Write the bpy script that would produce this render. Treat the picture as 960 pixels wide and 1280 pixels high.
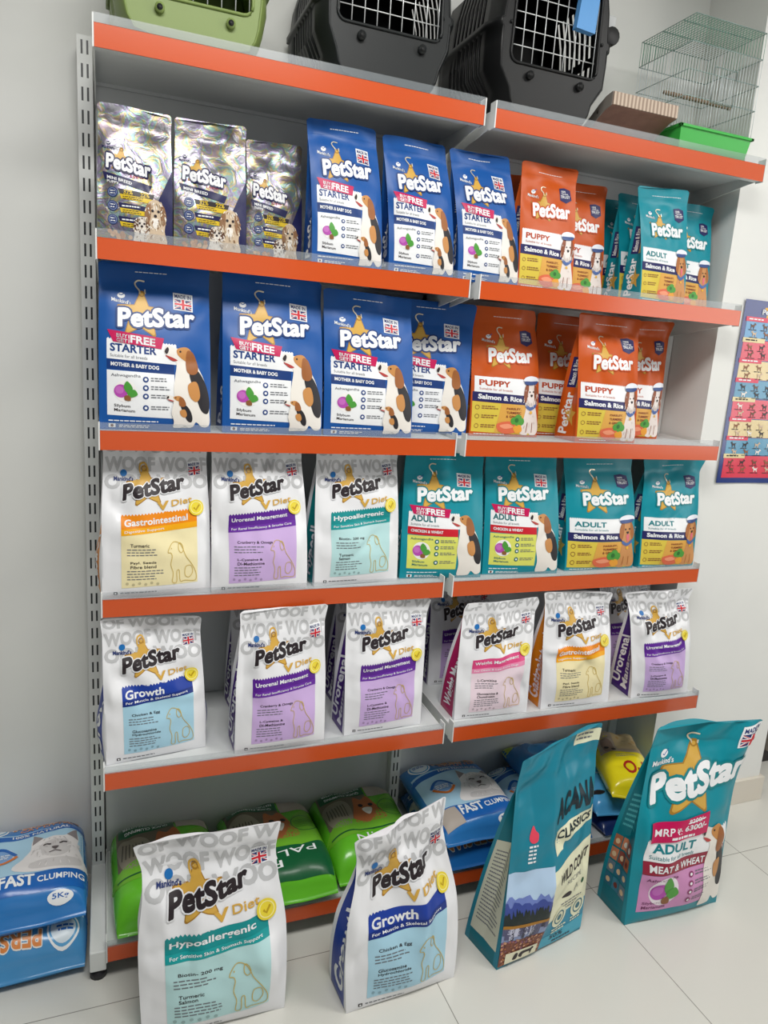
import bpy, math, random
import numpy as np
from mathutils import Matrix, Vector
from mathutils.geometry import tessellate_polygon

for o in list(bpy.data.objects):
    bpy.data.objects.remove(o)
scene = bpy.context.scene
COL = scene.collection

# ------------------------------------------------------------------ camera
YAW, PITCH, ROLL = 0.37513, 0.20981, 0.06842
FOCAL_PX = 902.3
cam_data = bpy.data.cameras.new('camera')
cam = bpy.data.objects.new('camera', cam_data)
COL.objects.link(cam)
cy_, sy_ = math.cos(YAW), math.sin(YAW)
cp_, sp_ = math.cos(PITCH), math.sin(PITCH)
fwd = Vector((sy_*cp_, cy_*cp_, -sp_))
rgt = Vector((cy_, -sy_, 0))
up = rgt.cross(fwd)
cr_, sr_ = math.cos(ROLL), math.sin(ROLL)
r2 = rgt*cr_ + up*sr_
u2 = -rgt*sr_ + up*cr_
mat = Matrix((r2, u2, -fwd)).transposed().to_4x4()
mat.translation = Vector((0.0173, -1.7428, 1.6053))
cam.matrix_world = mat
cam_data.sensor_fit = 'VERTICAL'
cam_data.sensor_height = 36.0
cam_data.lens = FOCAL_PX*36.0/1280.0
cam_data.clip_start = 0.02
scene.camera = cam

# ------------------------------------------------------------------ light and exposure
world = bpy.data.worlds.new('room_light')
scene.world = world
world.use_nodes = True
bgn = world.node_tree.nodes['Background']
bgn.inputs[0].default_value = (0.93, 0.97, 1.0, 1)
bgn.inputs[1].default_value = 0.075

def area(name, loc, target, sx, sy, power, color):
    l = bpy.data.lights.new(name, 'AREA')
    l.shape = 'RECTANGLE'; l.size = sx; l.size_y = sy
    l.energy = power; l.color = color
    o = bpy.data.objects.new(name, l); COL.objects.link(o)
    o.location = loc
    d = Vector(target) - Vector(loc)
    o.rotation_euler = d.to_track_quat('-Z', 'Y').to_euler()
    return o
area('ceiling_light_panel', (0.3, -1.3, 2.96), (0.3, -1.3, 0), 1.2, 0.6, 46, (1.0, 0.985, 0.95))
area('ceiling_light_panel', (2.2, -1.3, 2.96), (2.2, -1.3, 0), 1.2, 0.6, 24, (1.0, 0.985, 0.95))
area('shop_window_daylight', (4.6, -2.6, 1.9), (1.2, 0.1, 1.0), 2.0, 1.8, 44, (1.0, 0.97, 0.94))
area('shop_door_daylight', (0.6, -4.7, 1.6), (0.9, 0.0, 1.0), 1.8, 2.1, 7, (0.95, 0.98, 1.0))

scene.view_settings.view_transform = 'Standard'
scene.view_settings.look = 'None'
scene.view_settings.gamma = 1
scene.view_settings.use_curve_mapping = False
scene.view_settings.exposure = 0.0

# ------------------------------------------------------------------ materials
def lin(h):
    h = h.lstrip('#')
    v = [int(h[i:i+2], 16)/255 for i in (0, 2, 4)]
    return tuple((c/12.92 if c <= 0.04045 else ((c+0.055)/1.055)**2.4) for c in v) + (1,)
_M = {}
def M(h, rough=0.36, metal=0.0, coat=0.0):
    k = (h, rough, metal, coat)
    if k in _M: return _M[k]
    m = bpy.data.materials.new('finish_' + h.strip('#'))
    m.use_nodes = True
    b = m.node_tree.nodes['Principled BSDF']
    b.inputs['Base Color'].default_value = lin(h)
    b.inputs['Roughness'].default_value = rough
    b.inputs['Metallic'].default_value = metal
    b.inputs['Specular IOR Level'].default_value = 0.32
    b.inputs['Coat Weight'].default_value = coat
    b.inputs['Coat Roughness'].default_value = 0.15
    _M[k] = m
    return m
def nodes(name):
    m = bpy.data.materials.new(name); m.use_nodes = True
    nt = m.node_tree
    return m, nt, nt.nodes['Principled BSDF']
def mix_noise(name, c1, c2, scale, rough, bump=0.0, detail=4, metal=0):
    m, nt, b = nodes(name)
    tc = nt.nodes.new('ShaderNodeTexCoord')
    n = nt.nodes.new('ShaderNodeTexNoise'); n.inputs['Scale'].default_value = scale; n.inputs['Detail'].default_value = detail
    r = nt.nodes.new('ShaderNodeValToRGB')
    r.color_ramp.elements[0].position = 0.35; r.color_ramp.elements[1].position = 0.65
    r.color_ramp.elements[0].color = lin(c1); r.color_ramp.elements[1].color = lin(c2)
    nt.links.new(tc.outputs['Object'], n.inputs['Vector'])
    nt.links.new(n.outputs['Fac'], r.inputs['Fac']); nt.links.new(r.outputs['Color'], b.inputs['Base Color'])
    b.inputs['Roughness'].default_value = rough; b.inputs['Metallic'].default_value = metal
    if bump:
        bp = nt.nodes.new('ShaderNodeBump'); bp.inputs['Strength'].default_value = bump; bp.inputs['Distance'].default_value = 0.002
        nt.links.new(n.outputs['Fac'], bp.inputs['Height']); nt.links.new(bp.outputs['Normal'], b.inputs['Normal'])
    return m
WALL = mix_noise('painted_wall', '#e3e4e1', '#e7e8e4', 3.0, 0.6, 0.05)
STEEL = M('#d3d6d6', 0.42)
STEEL_W = M('#e2e4e2', 0.4)
# floor tiles: glossy cream vitrified tiles with thin joints
FLOOR, nt, b = nodes('vitrified_floor_tile')
geo = nt.nodes.new('ShaderNodeNewGeometry')
mp = nt.nodes.new('ShaderNodeMapping'); mp.inputs['Location'].default_value = (-0.818, 0.143, 0)
br = nt.nodes.new('ShaderNodeTexBrick')
br.offset = 0.0; br.squash = 1.0
br.inputs['Scale'].default_value = 1.0; br.inputs['Brick Width'].default_value = 0.626; br.inputs['Row Height'].default_value = 0.626
br.inputs['Mortar Size'].default_value = 0.0013; br.inputs['Mortar Smooth'].default_value = 0.1
br.inputs['Color1'].default_value = lin('#d6d5ce'); br.inputs['Color2'].default_value = lin('#d3d2cb'); br.inputs['Mortar'].default_value = lin('#8f8d86')
nt.links.new(geo.outputs['Position'], mp.inputs['Vector']); nt.links.new(mp.outputs['Vector'], br.inputs['Vector'])
nt.links.new(br.outputs['Color'], b.inputs['Base Color'])
b.inputs['Roughness'].default_value = 0.22
# clear plastic ticket rail
CLEAR, nt, b = nodes('clear_plastic_rail')
b.inputs['Base Color'].default_value = lin('#a9b1b6'); b.inputs['Roughness'].default_value = 0.2; b.inputs['Alpha'].default_value = 0.23
# orange price strip under plastic
ORANGE = M('#cd5220', 0.24, 0, 0.5)
# holographic silver film
HOLO, nt, b = nodes('holographic_silver_film')
tc = nt.nodes.new('ShaderNodeTexCoord')
n1 = nt.nodes.new('ShaderNodeTexNoise'); n1.inputs['Scale'].default_value = 26; n1.inputs['Detail'].default_value = 3; n1.inputs['Distortion'].default_value = 1.5
r = nt.nodes.new('ShaderNodeValToRGB')
els = [(0.0, '#6f6f74'), (0.36, '#87878c'), (0.44, '#877a99'), (0.49, '#76988f'), (0.53, '#a39568'), (0.58, '#90808b'), (0.66, '#909094'), (1.0, '#626469')]
for i, (p, c) in enumerate(els):
    e = r.color_ramp.elements[0] if i == 0 else (r.color_ramp.elements[1] if i == 1 else r.color_ramp.elements.new(p))
    e.position = p; e.color = lin(c)
nt.links.new(tc.outputs['Object'], n1.inputs['Vector']); nt.links.new(n1.outputs['Fac'], r.inputs['Fac']); nt.links.new(r.outputs['Color'], b.inputs['Base Color'])
bp = nt.nodes.new('ShaderNodeBump'); bp.inputs['Strength'].default_value = 0.6; bp.inputs['Distance'].default_value = 0.004
nt.links.new(n1.outputs['Fac'], bp.inputs['Height']); nt.links.new(bp.outputs['Normal'], b.inputs['Normal'])
b.inputs['Metallic'].default_value = 0.8; b.inputs['Roughness'].default_value = 0.36
# corrugated edge
CORR, nt, b = nodes('corrugated_cardboard_edge')
tc = nt.nodes.new('ShaderNodeTexCoord'); wv = nt.nodes.new('ShaderNodeTexWave'); wv.inputs['Scale'].default_value = 26; wv.inputs['Distortion'].default_value = 1.0; wv.inputs['Detail'].default_value = 1
r = nt.nodes.new('ShaderNodeValToRGB'); r.color_ramp.elements[0].color = lin('#8d7766'); r.color_ramp.elements[1].color = lin('#cbb8a4')
nt.links.new(tc.outputs['Object'], wv.inputs['Vector']); nt.links.new(wv.outputs['Fac'], r.inputs['Fac']); nt.links.new(r.outputs['Color'], b.inputs['Base Color'])
b.inputs['Roughness'].default_value = 0.5
KRAFT = mix_noise('brown_kraft_board', '#8a6455', '#97705f', 30, 0.5, 0.1)

# ------------------------------------------------------------------ mesh helpers
class MB:
    """collects boxes, tubes and extrusions into one mesh"""
    def __init__(s): s.v = []; s.f = []; s.m = []; s.mats = []; s.sm = []
    def mi(s, m):
        if m not in s.mats: s.mats.append(m)
        return s.mats.index(m)
    def add(s, vs, fs, m, smooth=False):
        o = len(s.v); s.v += [tuple(p) for p in vs]
        k = s.mi(m)
        for f in fs:
            s.f.append([o+i for i in f]); s.m.append(k); s.sm.append(smooth)
    def box(s, x0, x1, y0, y1, z0, z1, m):
        vs = [(x0,y0,z0),(x1,y0,z0),(x1,y1,z0),(x0,y1,z0),(x0,y0,z1),(x1,y0,z1),(x1,y1,z1),(x0,y1,z1)]
        s.add(vs, [(0,3,2,1),(4,5,6,7),(0,1,5,4),(1,2,6,5),(2,3,7,6),(3,0,4,7)], m)
    def prism(s, pts, axis, a0, a1, m, smooth=False):
        """extrude 2D outline; axis 'x': pts are (y,z); 'y': (x,z); 'z': (x,y)"""
        n = len(pts)
        def mk(p, a): return {'x': (a, p[0], p[1]), 'y': (p[0], a, p[1]), 'z': (p[0], p[1], a)}[axis]
        vs = [mk(p, a0) for p in pts] + [mk(p, a1) for p in pts]
        tris = tessellate_polygon([[Vector((p[0], p[1], 0)) for p in pts]])
        fs = [tuple(t) for t in tris] + [tuple(n+i for i in t[::-1]) for t in tris]
        s.add(vs, fs, m)
        s.add(vs, [(i, (i+1) % n, n+(i+1) % n, n+i) for i in range(n)], m, smooth)
    def tube(s, pts, rad, m, seg=6, closed=False):
        P = [Vector(p) for p in pts]; n = len(P); vs = []
        for i, p in enumerate(P):
            a = P[i-1] if (i > 0 or closed) else P[i]; c = P[(i+1) % n] if (i < n-1 or closed) else P[i]
            d = (c-a).normalized()
            h = Vector((0, 0, 1)) if abs(d.z) < 0.9 else Vector((1, 0, 0))
            u = d.cross(h).normalized(); w = d.cross(u)
            for k in range(seg):
                t = 2*math.pi*k/seg
                vs.append(p + u*rad*math.cos(t) + w*rad*math.sin(t))
        fs = []
        for i in range(n if closed else n-1):
            for k in range(seg):
                a = i*seg+k; b_ = i*seg+(k+1) % seg; j = ((i+1) % n)*seg
                fs.append((a, b_, j+(k+1) % seg, j+k))
        if not closed: fs += [tuple(range(seg))[::-1], tuple(range((n-1)*seg, n*seg))]
        s.add(vs, fs, m, True)
    def build(s, name, parent=None, bevel=0, loc=None):
        me = bpy.data.meshes.new(name)
        me.from_pydata(s.v, [], s.f)
        for m in s.mats: me.materials.append(m)
        me.polygons.foreach_set('material_index', s.m)
        me.polygons.foreach_set('use_smooth', s.sm)
        me.update()
        o = bpy.data.objects.new(name, me); COL.objects.link(o)
        if parent: o.parent = parent
        if loc: o.location = loc
        if bevel:
            md = o.modifiers.new('edge', 'BEVEL'); md.width = bevel; md.segments = 2; md.limit_method = 'ANGLE'; md.angle_limit = math.radians(50)
        return o
def tag(o, label=None, cat=None, group=None, kind=None):
    if label: o['label'] = label
    if cat: o['category'] = cat
    if group: o['group'] = group
    if kind: o['kind'] = kind
    return o
def empty(name, loc, rz=0):
    o = bpy.data.objects.new(name, None); COL.objects.link(o)
    o.empty_display_size = 0.05
    o.location = loc; o.rotation_euler = (0, 0, rz)
    return o

# ------------------------------------------------------------------ printed artwork on curved film
_TXT = {}
def text_tris(s, bold):
    k = (s, bold)
    if k in _TXT: return _TXT[k]
    cu = bpy.data.curves.new('t', 'FONT'); cu.body = s; cu.size = 1.0; cu.resolution_u = 3; cu.offset = bold
    cu.space_character = 1.0 + bold*1.6
    ob = bpy.data.objects.new('t', cu); COL.objects.link(ob)
    dg = bpy.context.evaluated_depsgraph_get()
    me = bpy.data.meshes.new_from_object(ob.evaluated_get(dg))
    n = len(me.vertices); co = np.zeros(n*3); me.vertices.foreach_get('co', co); co = co.reshape(-1, 3)[:, :2]
    me.calc_loop_triangles()
    T = np.zeros(len(me.loop_triangles)*3, dtype=np.int32); me.loop_triangles.foreach_get('vertices', T)
    COL.objects.unlink(ob); bpy.data.objects.remove(ob); bpy.data.curves.remove(cu); bpy.data.meshes.remove(me)
    lo = co.min(0); hi = co.max(0)
    tri = co[T.reshape(-1, 3)]
    _TXT[k] = (tri, lo, hi)
    return _TXT[k]
def refine(tri, L):
    """split longest edges of metric 2D triangles until all are below L"""
    out = []
    for _ in range(14):
        e = np.stack([np.linalg.norm(tri[:, (i+1) % 3]-tri[:, i], axis=1) for i in range(3)], 1)
        mx = e.max(1); bad = mx > L
        out.append(tri[~bad]); t = tri[bad]
        if len(t) == 0: break
        k = e[bad].argmax(1); ix = np.arange(len(t))
        a = t[ix, k]; b_ = t[ix, (k+1) % 3]; c = t[ix, (k+2) % 3]; m = (a+b_)/2
        tri = np.concatenate([np.stack([a, m, c], 1), np.stack([m, b_, c], 1)])
    else:
        out.append(tri)
    return np.concatenate(out)
def smooth(pts, n=5):
    P = np.array(pts, float); N = len(P); out = []
    for i in range(N):
        p0, p1, p2, p3 = P[i-1], P[i], P[(i+1) % N], P[(i+2) % N]
        for k in range(n):
            t = k/n
            out.append(0.5*((2*p1)+(-p0+p2)*t+(2*p0-5*p1+4*p2-p3)*t*t+(-p0+3*p1-3*p2+p3)*t**3))
    return np.array(out)
def ell(cx, cy, rx, ry, n=20, rot=0):
    t = np.linspace(0, 2*math.pi, n, endpoint=False)
    x = rx*np.cos(t); y = ry*np.sin(t); c, s = math.cos(rot), math.sin(rot)
    return np.stack([cx+x*c-y*s, cy+x*s+y*c], 1)

class Art:
    """prints in sheet coordinates: a 0..1 left to right, b 0..1 top to bottom; every vertex is laid onto surf(a, b)"""
    STEP = 0.0004
    def __init__(s, surf, W, H, root):
        s.surf = surf; s.W = W; s.H = H; s.root = root; s.cur = None; s.sub = None
        s.box = (0, 0, 1, 1); s.fine = None
    def part(s, name, label=None):
        s.flush(); s.cur = name; s.P = []; s.T = []; s.Mi = []; s.mats = []; s.n = 0; s.lab = label
    def flush(s):
        if s.cur and s.P:
            me = bpy.data.meshes.new(s.cur)
            V = np.concatenate(s.P); T = np.concatenate(s.T); mi = np.concatenate(s.Mi)
            me.vertices.add(len(V)); me.vertices.foreach_set('co', V.ravel())
            me.loops.add(len(T)*3); me.loops.foreach_set('vertex_index', T.ravel().astype(np.int32))
            me.polygons.add(len(T)); me.polygons.foreach_set('loop_start', np.arange(0, len(T)*3, 3, dtype=np.int32))
            for m in s.mats: me.materials.append(m)
            me.polygons.foreach_set('material_index', mi.astype(np.int32))
            me.polygons.foreach_set('use_smooth', np.ones(len(T), bool))
            me.update(calc_edges=True); me.validate()
            o = bpy.data.objects.new(s.cur, me); COL.objects.link(o); o.parent = s.root
            if s.lab: o['label'] = s.lab
        s.cur = None
    def emit(s, tri, m, lay):
        """tri: n x 3 x 2 in (a,b)"""
        tri = np.asarray(tri, float)*np.array([s.W, s.H])
        ar = (tri[:, 1, 0]-tri[:, 0, 0])*(tri[:, 2, 1]-tri[:, 0, 1])-(tri[:, 1, 1]-tri[:, 0, 1])*(tri[:, 2, 0]-tri[:, 0, 0])
        tri = tri[np.abs(ar) > 1e-12]
        if len(tri) == 0: return
        ar = ar[np.abs(ar) > 1e-12]
        fl = ar > 0
        tri[fl] = tri[fl][:, ::-1]
        tri = refine(tri, s.fine or max(0.011, s.W/28))
        flat = np.round(tri.reshape(-1, 2), 6)
        u, inv = np.unique(flat, axis=0, return_inverse=True)
        inv = inv.reshape(-1)
        P = s.surf(u[:, 0]/s.W, u[:, 1]/s.H, lay*s.STEP)
        if m not in s.mats: s.mats.append(m)
        s.P.append(P); s.T.append(inv.reshape(-1, 3)+s.n); s.Mi.append(np.full(len(tri), s.mats.index(m))); s.n += len(P)
    def mp(s, pts):
        """map points through the current sub-box"""
        x0, y0, x1, y1 = s.box
        p = np.asarray(pts, float)
        return np.stack([x0+(x1-x0)*p[..., 0], y0+(y1-y0)*p[..., 1]], -1)
    def poly(s, pts, m, lay=1):
        p = s.mp(pts)
        t = tessellate_polygon([[Vector((float(a)*s.W, float(b_)*s.H, 0)) for a, b_ in p]])
        if len(t): s.emit(p[np.array(t)], m, lay)
    def blob(s, pts, m, lay=1): s.poly(smooth(pts), m, lay)
    def rect(s, a0, b0, a1, b1, m, lay=1, skew=0.0):
        s.poly([(a0, b0), (a1, b0+skew*(a1-a0)), (a1, b1+skew*(a1-a0)), (a0, b1)], m, lay)
    def circ(s, a, b_, ra, m, lay=1, n=22, rb=None, rot=0):
        x0, y0, x1, y1 = s.box
        if rb is None: rb = ra*(x1-x0)*s.W/((y1-y0)*s.H)
        s.poly(ell(a, b_, ra, rb, n, rot), m, lay)
    def stroke(s, pts, w, m, lay=1, closed=False):
        p = s.mp(pts)*np.array([s.W, s.H]); n = len(p); L = []; R_ = []
        for i in range(n):
            a = p[i-1] if (i > 0 or closed) else p[i]; c = p[(i+1) % n] if (i < n-1 or closed) else p[i]
            d = c-a; d = d/(np.linalg.norm(d)+1e-9); nn = np.array([-d[1], d[0]])*w*s.W/2
            L.append(p[i]+nn); R_.append(p[i]-nn)
        L = np.array(L); R_ = np.array(R_); tr = []
        for i in range(n if closed else n-1):
            j = (i+1) % n
            tr += [[L[i], L[j], R_[j]], [L[i], R_[j], R_[i]]]
        s.emit(np.array(tr)/np.array([s.W, s.H]), m, lay)
    def ring(s, a, b_, ra, w, m, lay=1):
        x0, y0, x1, y1 = s.box
        rb = ra*(x1-x0)*s.W/((y1-y0)*s.H)
        s.stroke(ell(a, b_, ra, rb, 24), w, m, lay, True)
    def text(s, t, a0, b0, a1, b1, m, lay=2, bold=0.02, skew=0.0, rot=0, out=None):
        """fit text into a box; rot 90: reads upward, 180: upside down; out = (material, extra boldness)"""
        base = min(bold, .018)
        tri, lo, hi = text_tris(t, base)
        n = (tri-lo)/(hi-lo)
        wt = hi-lo
        jobs = [(max(0, bold-base), m, lay)]
        if out: jobs = [(max(0, bold-base)+out[1], out[0], lay-1)] + jobs
        for rad, mm, ly in jobs:
            # heavy letters: the same glyphs laid down at small shifts around a circle
            k = 1 if rad < .006 else (6 if rad < .05 else 12)
            sh = [(0.0, 0.0)] if k == 1 else [(rad*math.cos(2*math.pi*i/k), rad*math.sin(2*math.pi*i/k)) for i in range(k)]
            if rad >= .05: sh += [(rad*.5*math.cos(2*math.pi*i/6), rad*.5*math.sin(2*math.pi*i/6)) for i in range(6)]
            for dx, dy in sh:
                x, y = n[..., 0]+dx/wt[0], n[..., 1]+dy/wt[1]
                if rot == 90: A_ = a0+(a1-a0)*(1-y); B_ = b1+(b0-b1)*x
                elif rot == 180: A_ = a1+(a0-a1)*x; B_ = b0+(b1-b0)*y
                else: A_ = a0+(a1-a0)*x; B_ = b1+(b0-b1)*y
                B_ = B_+skew*(A_-a0)
                s.emit(s.mp(np.stack([A_, B_], -1)), mm, ly)
    def lines(s, a0, b0, a1, n, gap, h, m, lay=2, seed=0):
        """fine print too small to read: broken dashes"""
        rd = random.Random(seed)
        for i in range(n):
            a = a0; bb = b0+i*gap; end = a0+(a1-a0)*rd.uniform(0.7, 1.0)
            while a < end:
                w = rd.uniform(0.02, 0.05)
                s.rect(a, bb, min(a+w, end), bb+h, m, lay); a += w+0.008

# ------------------------------------------------------------------ bag shapes
class Film:
    def __init__(s, seed, amp, W, H, ncre=5):
        rd = random.Random(seed); s.w = []; s.c = []
        for i in range(10):
            lam = rd.uniform(0.16, 0.5)*W*1.6; th = rd.uniform(0, 2*math.pi); k = 2*math.pi/lam
            s.w.append((k*math.cos(th), k*math.sin(th), rd.uniform(0, 6.28), amp*lam/(W*0.6)*0.55, rd.random() < 0.4))
        for i in range(ncre):
            th = rd.uniform(-1.1, 1.1)+(math.pi/2 if rd.random() < 0.5 else 0)
            s.c.append((rd.uniform(-0.45, 0.45)*W, rd.uniform(0.2, 0.98)*H, math.cos(th), math.sin(th), rd.uniform(0.1, 0.3)*W, rd.uniform(0.012, 0.03)*W/0.24, amp*rd.choice((-1, 1))*rd.uniform(0.8, 1.7)))
    def __call__(s, x, z):
        o = np.zeros_like(x)
        for kx, kz, ph, a, rid in s.w:
            q = np.sin(kx*x+kz*z+ph)
            o += a*(np.sqrt(q*q+0.05)-0.6 if rid else q)*0.5
        for cx, cz, c, sn, l, w, a in s.c:
            t = (x-cx)*c+(z-cz)*sn; d = -(x-cx)*sn+(z-cz)*c
            o += a*np.exp(-(d/w)**2)*np.exp(-(t/l)**2)
        return o
def sstep(x, a, b_):
    t = np.clip((x-a)/(b_-a), 0, 1); return t*t*(3-2*t)

class Pouch:
    """flat bottom pouch: local x right, y back, z up, origin at the middle of the front bottom edge"""
    def __init__(s, W, d, topL, topR, seed, bulge=0.02, wr=0.0022, seal=0.88, pinch=0.03, lean=0.0, twist=0.0, topwave=0.006, gp=1.5, corner=0.006, ncre=5, skewp=2.0, ridges=(), gbulge=.006, belly=.0):
        s.belly = belly
        s.gbulge = gbulge
        s.ridges = ridges
        s.W = W; s.d = d; s.topL = topL; s.topR = topR; s.bulge = bulge; s.seal = seal; s.pinch = pinch; s.lean = lean; s.twist = twist
        s.H = (topL[1]+topR[1])/2; s.film = Film(seed, wr, W, s.H, ncre); s.topwave = topwave; s.gp = gp; s.corner = corner; s.skewp = skewp
        s.ph = seed*1.7; s.wr = wr
    def halfdepth(s, v): return s.d/2*(1-np.clip(v/s.seal, 0, 1)**s.gp)+0.0007
    def skel(s, u, v, y):
        """u -1..1 across, v 0..1 up, y depth about the middle plane -> local xyz"""
        e = v**s.skewp
        xl = -s.W/2*(1-e)+s.topL[0]*e; xr = s.W/2*(1-e)+s.topR[0]*e
        x = (xl+xr)/2+(xr-xl)/2*u
        bodyw = np.sin(math.pi*np.clip(v/s.seal, 0, 1))
        x = x-(xr-xl)/2*u*s.pinch*sstep(v, 0.45, s.seal)*(1-sstep(v, s.seal, 1.02)*0.8)
        x = x+(xr-xl)/2*u*s.belly*np.sin(math.pi*np.clip(v/.7, 0, 1))
        hz = (s.topL[1]*(1-u)+s.topR[1]*(1+u))/2
        z = v*(s.H*(1-v)+hz*v)
        z = z-s.corner*np.clip((np.abs(u)-0.9)/0.1, 0, 1)**2*sstep(v, 0.8, 1)
        yy = y+s.d/2+s.lean*v**2+s.topwave*sstep(v, 0.6, 1)*np.sin(u*2.6+s.ph)
        tw = s.twist*v**2
        xm = (xl+xr)/2
        dx = x-xm; dy = yy-s.d/2
        c, sn = np.cos(tw), np.sin(tw)
        return np.stack([xm+dx*c-dy*sn, s.d/2+dx*sn+dy*c, z], -1)
    def front0(s, a, b_, back=False):
        u = 2*a-1; v = 1-b_
        g = s.halfdepth(v)
        k = np.clip(v/s.seal, 0, 1)
        blg = s.bulge*np.sin(math.pi*k**0.75)**0.8*(1-np.abs(np.clip(u, -1, 1))**2.4)
        x = u*s.W/2; z = v*s.H
        w = s.film(x, z)*(0.25+0.75*sstep(v, 0.0, 0.5))*np.clip((1-np.abs(u))/0.14, 0.05, 1)*np.clip(v/0.06, 0, 1)
        for ra, r0, r1, amp, wd, slope in s.ridges:
            dd = (a-ra-slope*(b_-r0))/wd
            w = w-amp*np.exp(-np.abs(dd)**1.4)*sstep(b_, r0-.08, r0+.08)*(1-sstep(b_, r1-.1, r1+.1))
        top = sstep(v, s.seal-0.06, s.seal+0.04)
        y = -(g+blg)
        if back:
            y = (g+blg)-np.where(top > 0, 0, 0)
            y = y*(1-top)+(0.0007+w)*top if True else y
            y = y+w*0.5*(1-top)
        else:
            y = y*(1-top)+(-0.0007)*top + w
        return s.skel(u, v, y)
    def front(s, a, b_, off=0.0):
        P = s.front0(a, b_)
        if off == 0: return P
        e = 0.004
        pa = s.front0(a+e, b_)-s.front0(a-e, b_); pb = s.front0(a, b_+e)-s.front0(a, b_-e)
        n = np.cross(pb, pa); n /= np.linalg.norm(n, axis=-1, keepdims=True)+1e-12
        n *= np.where(n[:, 1:2] > 0, -1, 1)
        return P+n*off
    def side0(s, t, b_, sgn=-1):
        """gusset, t 0 front seam .. 1 back seam"""
        v = 1-b_
        u = np.full_like(t, float(sgn))
        A = s.front0((u+1)/2, b_); B = s.front0((u+1)/2, b_, True)
        P = A*(1-t)[:, None]+B*t[:, None]
        g = s.halfdepth(v); ins = 0.55*np.sqrt(np.maximum((s.d/2)**2-g*g, 0))*(1-np.abs(2*t-1))*(1-sstep(v, s.seal-0.12, s.seal))
        out = s.gbulge*np.sin(math.pi*t)*np.sin(math.pi*np.clip(v/0.5, 0, 1))
        P[:, 0] += -sgn*ins+sgn*out*(v < 0.5)
        return P
    def left(s, a, b_, off=0.0):
        """left gusset sheet: a 0 = back seam, 1 = front seam (reads as seen from outside)"""
        t = 1-a
        P = s.side0(t, b_)
        if off == 0: return P
        e = 0.01
        pa = s.side0(t+e, b_)-s.side0(t-e, b_); pb = s.side0(t, b_+e)-s.side0(t, b_-e)
        n = np.cross(pa, pb); n /= np.linalg.norm(n, axis=-1, keepdims=True)+1e-12
        n *= np.where(n[:, 0:1] > 0, -1, 1)
        return P+n*off
    def build(s, root, main, gus, edge=0.12, nu=30, nv=46, ns=6, base=None, name='bag_body'):
        vs = np.linspace(0, 1, nv+1)
        us = np.linspace(-1, 1, nu+1)
        uf = np.sign(us)*np.abs(us)**0.8
        sf = np.array([0, edge*0.5, edge, 0.3, 0.5, 0.7, 1-edge, 1-edge*0.5, 1.0])[:]
        rings = []; colr = None
        for v in vs:
            b_ = np.full(nu+1, 1-v)
            F = s.front0((uf+1)/2, b_); Bk = s.front0((uf+1)/2, b_, True)
            t = sf[1:-1]; bb = np.full(len(t), 1-v)
            R_ = s.side0(t, bb, 1); L_ = s.side0(t, bb, -1)
            rings.append(np.concatenate([F, R_, Bk[::-1], L_[::-1]]))
        n = len(rings[0]); V = np.concatenate(rings)
        faces = []; mi = []
        ntop = nu+1; nsd = len(sf)-2
        kind = []
        for i in range(n):
            if i < nu: kind.append(0)
            elif i < nu+nsd+1: k = i-nu; kind.append(1 if 1 < k < nsd-1+1-0 and sf[k] >= edge-1e-6 and sf[min(k+1, len(sf)-1)] <= 1-edge+1e-6 else 0)
            elif i < 2*nu+nsd+1: kind.append(0)
            else: k = i-(2*nu+nsd+1); kind.append(1 if sf[k] >= edge-1e-6 and sf[min(k+1, len(sf)-1)] <= 1-edge+1e-6 else 0)
        for j in range(nv):
            for i in range(n):
                i2 = (i+1) % n
                faces.append((j*n+i, j*n+i2, (j+1)*n+i2, (j+1)*n+i)); mi.append(kind[i])
        c0 = len(V); c1 = c0+1
        V = np.concatenate([V, rings[0].mean(0)[None], rings[-1].mean(0)[None]])
        for i in range(n):
            i2 = (i+1) % n
            faces.append((c0, i2, i)); mi.append(1)
            faces.append((c1, nv*n+i, nv*n+i2)); mi.append(0)
        me = bpy.data.meshes.new(name); me.from_pydata(V.tolist(), [], faces)
        me.materials.append(main); me.materials.append(gus)
        me.polygons.foreach_set('material_index', mi)
        me.polygons.foreach_set('use_smooth', [True]*len(faces))
        me.update()
        me.set_sharp_from_angle(angle=math.radians(55))
        o = bpy.data.objects.new(name, me); COL.objects.link(o); o.parent = root
        return o

# ------------------------------------------------------------------ inks
WHITE = M('#eef0f2', 0.34); INK = M('#2a2226', 0.4); GOLD = M('#d2a64a', 0.34); GOLD_D = M('#a97c2c', 0.36); NAVY = M('#26265e', 0.36)
BLUE = M('#19559f', 0.36); BLUE_D = M('#183a78', 0.36); MAG = M('#c20f55', 0.36); RED = M('#c8202f', 0.36); GREYT = M('#6d7076', 0.4)
UKB = M('#24356f', 0.36); LEAF = M('#4f9c3f', 0.4); LEAF_D = M('#2f7030', 0.4); THIS = M('#b64db0', 0.4); BROWN = M('#8a5a34', 0.42)
TAN = M('#c58a4e', 0.42); SADDLE = M('#2c2a2e', 0.42); PAW = M('#e9e4dc', 0.42); SILVER = M('#c9ccd1', 0.25, 0.6)
ORB = M('#c25214', 0.36); TEAL = M('#0c8b9b', 0.36); YEL = M('#d9c24a', 0.38); YEL2 = M('#dcdf6a', 0.38); SALMON = M('#dc6c4a', 0.4); PAPR = M('#e9a23a', 0.4)
BAGW = M('#e9eaed', 0.27, 0, 0.25); WOOF = M('#bfc0c2', 0.36); PINKT = M('#d4627c', 0.4); GREYF = M('#b0a59c', 0.45)
TEALD = M('#0f7f86', 0.36)

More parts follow.
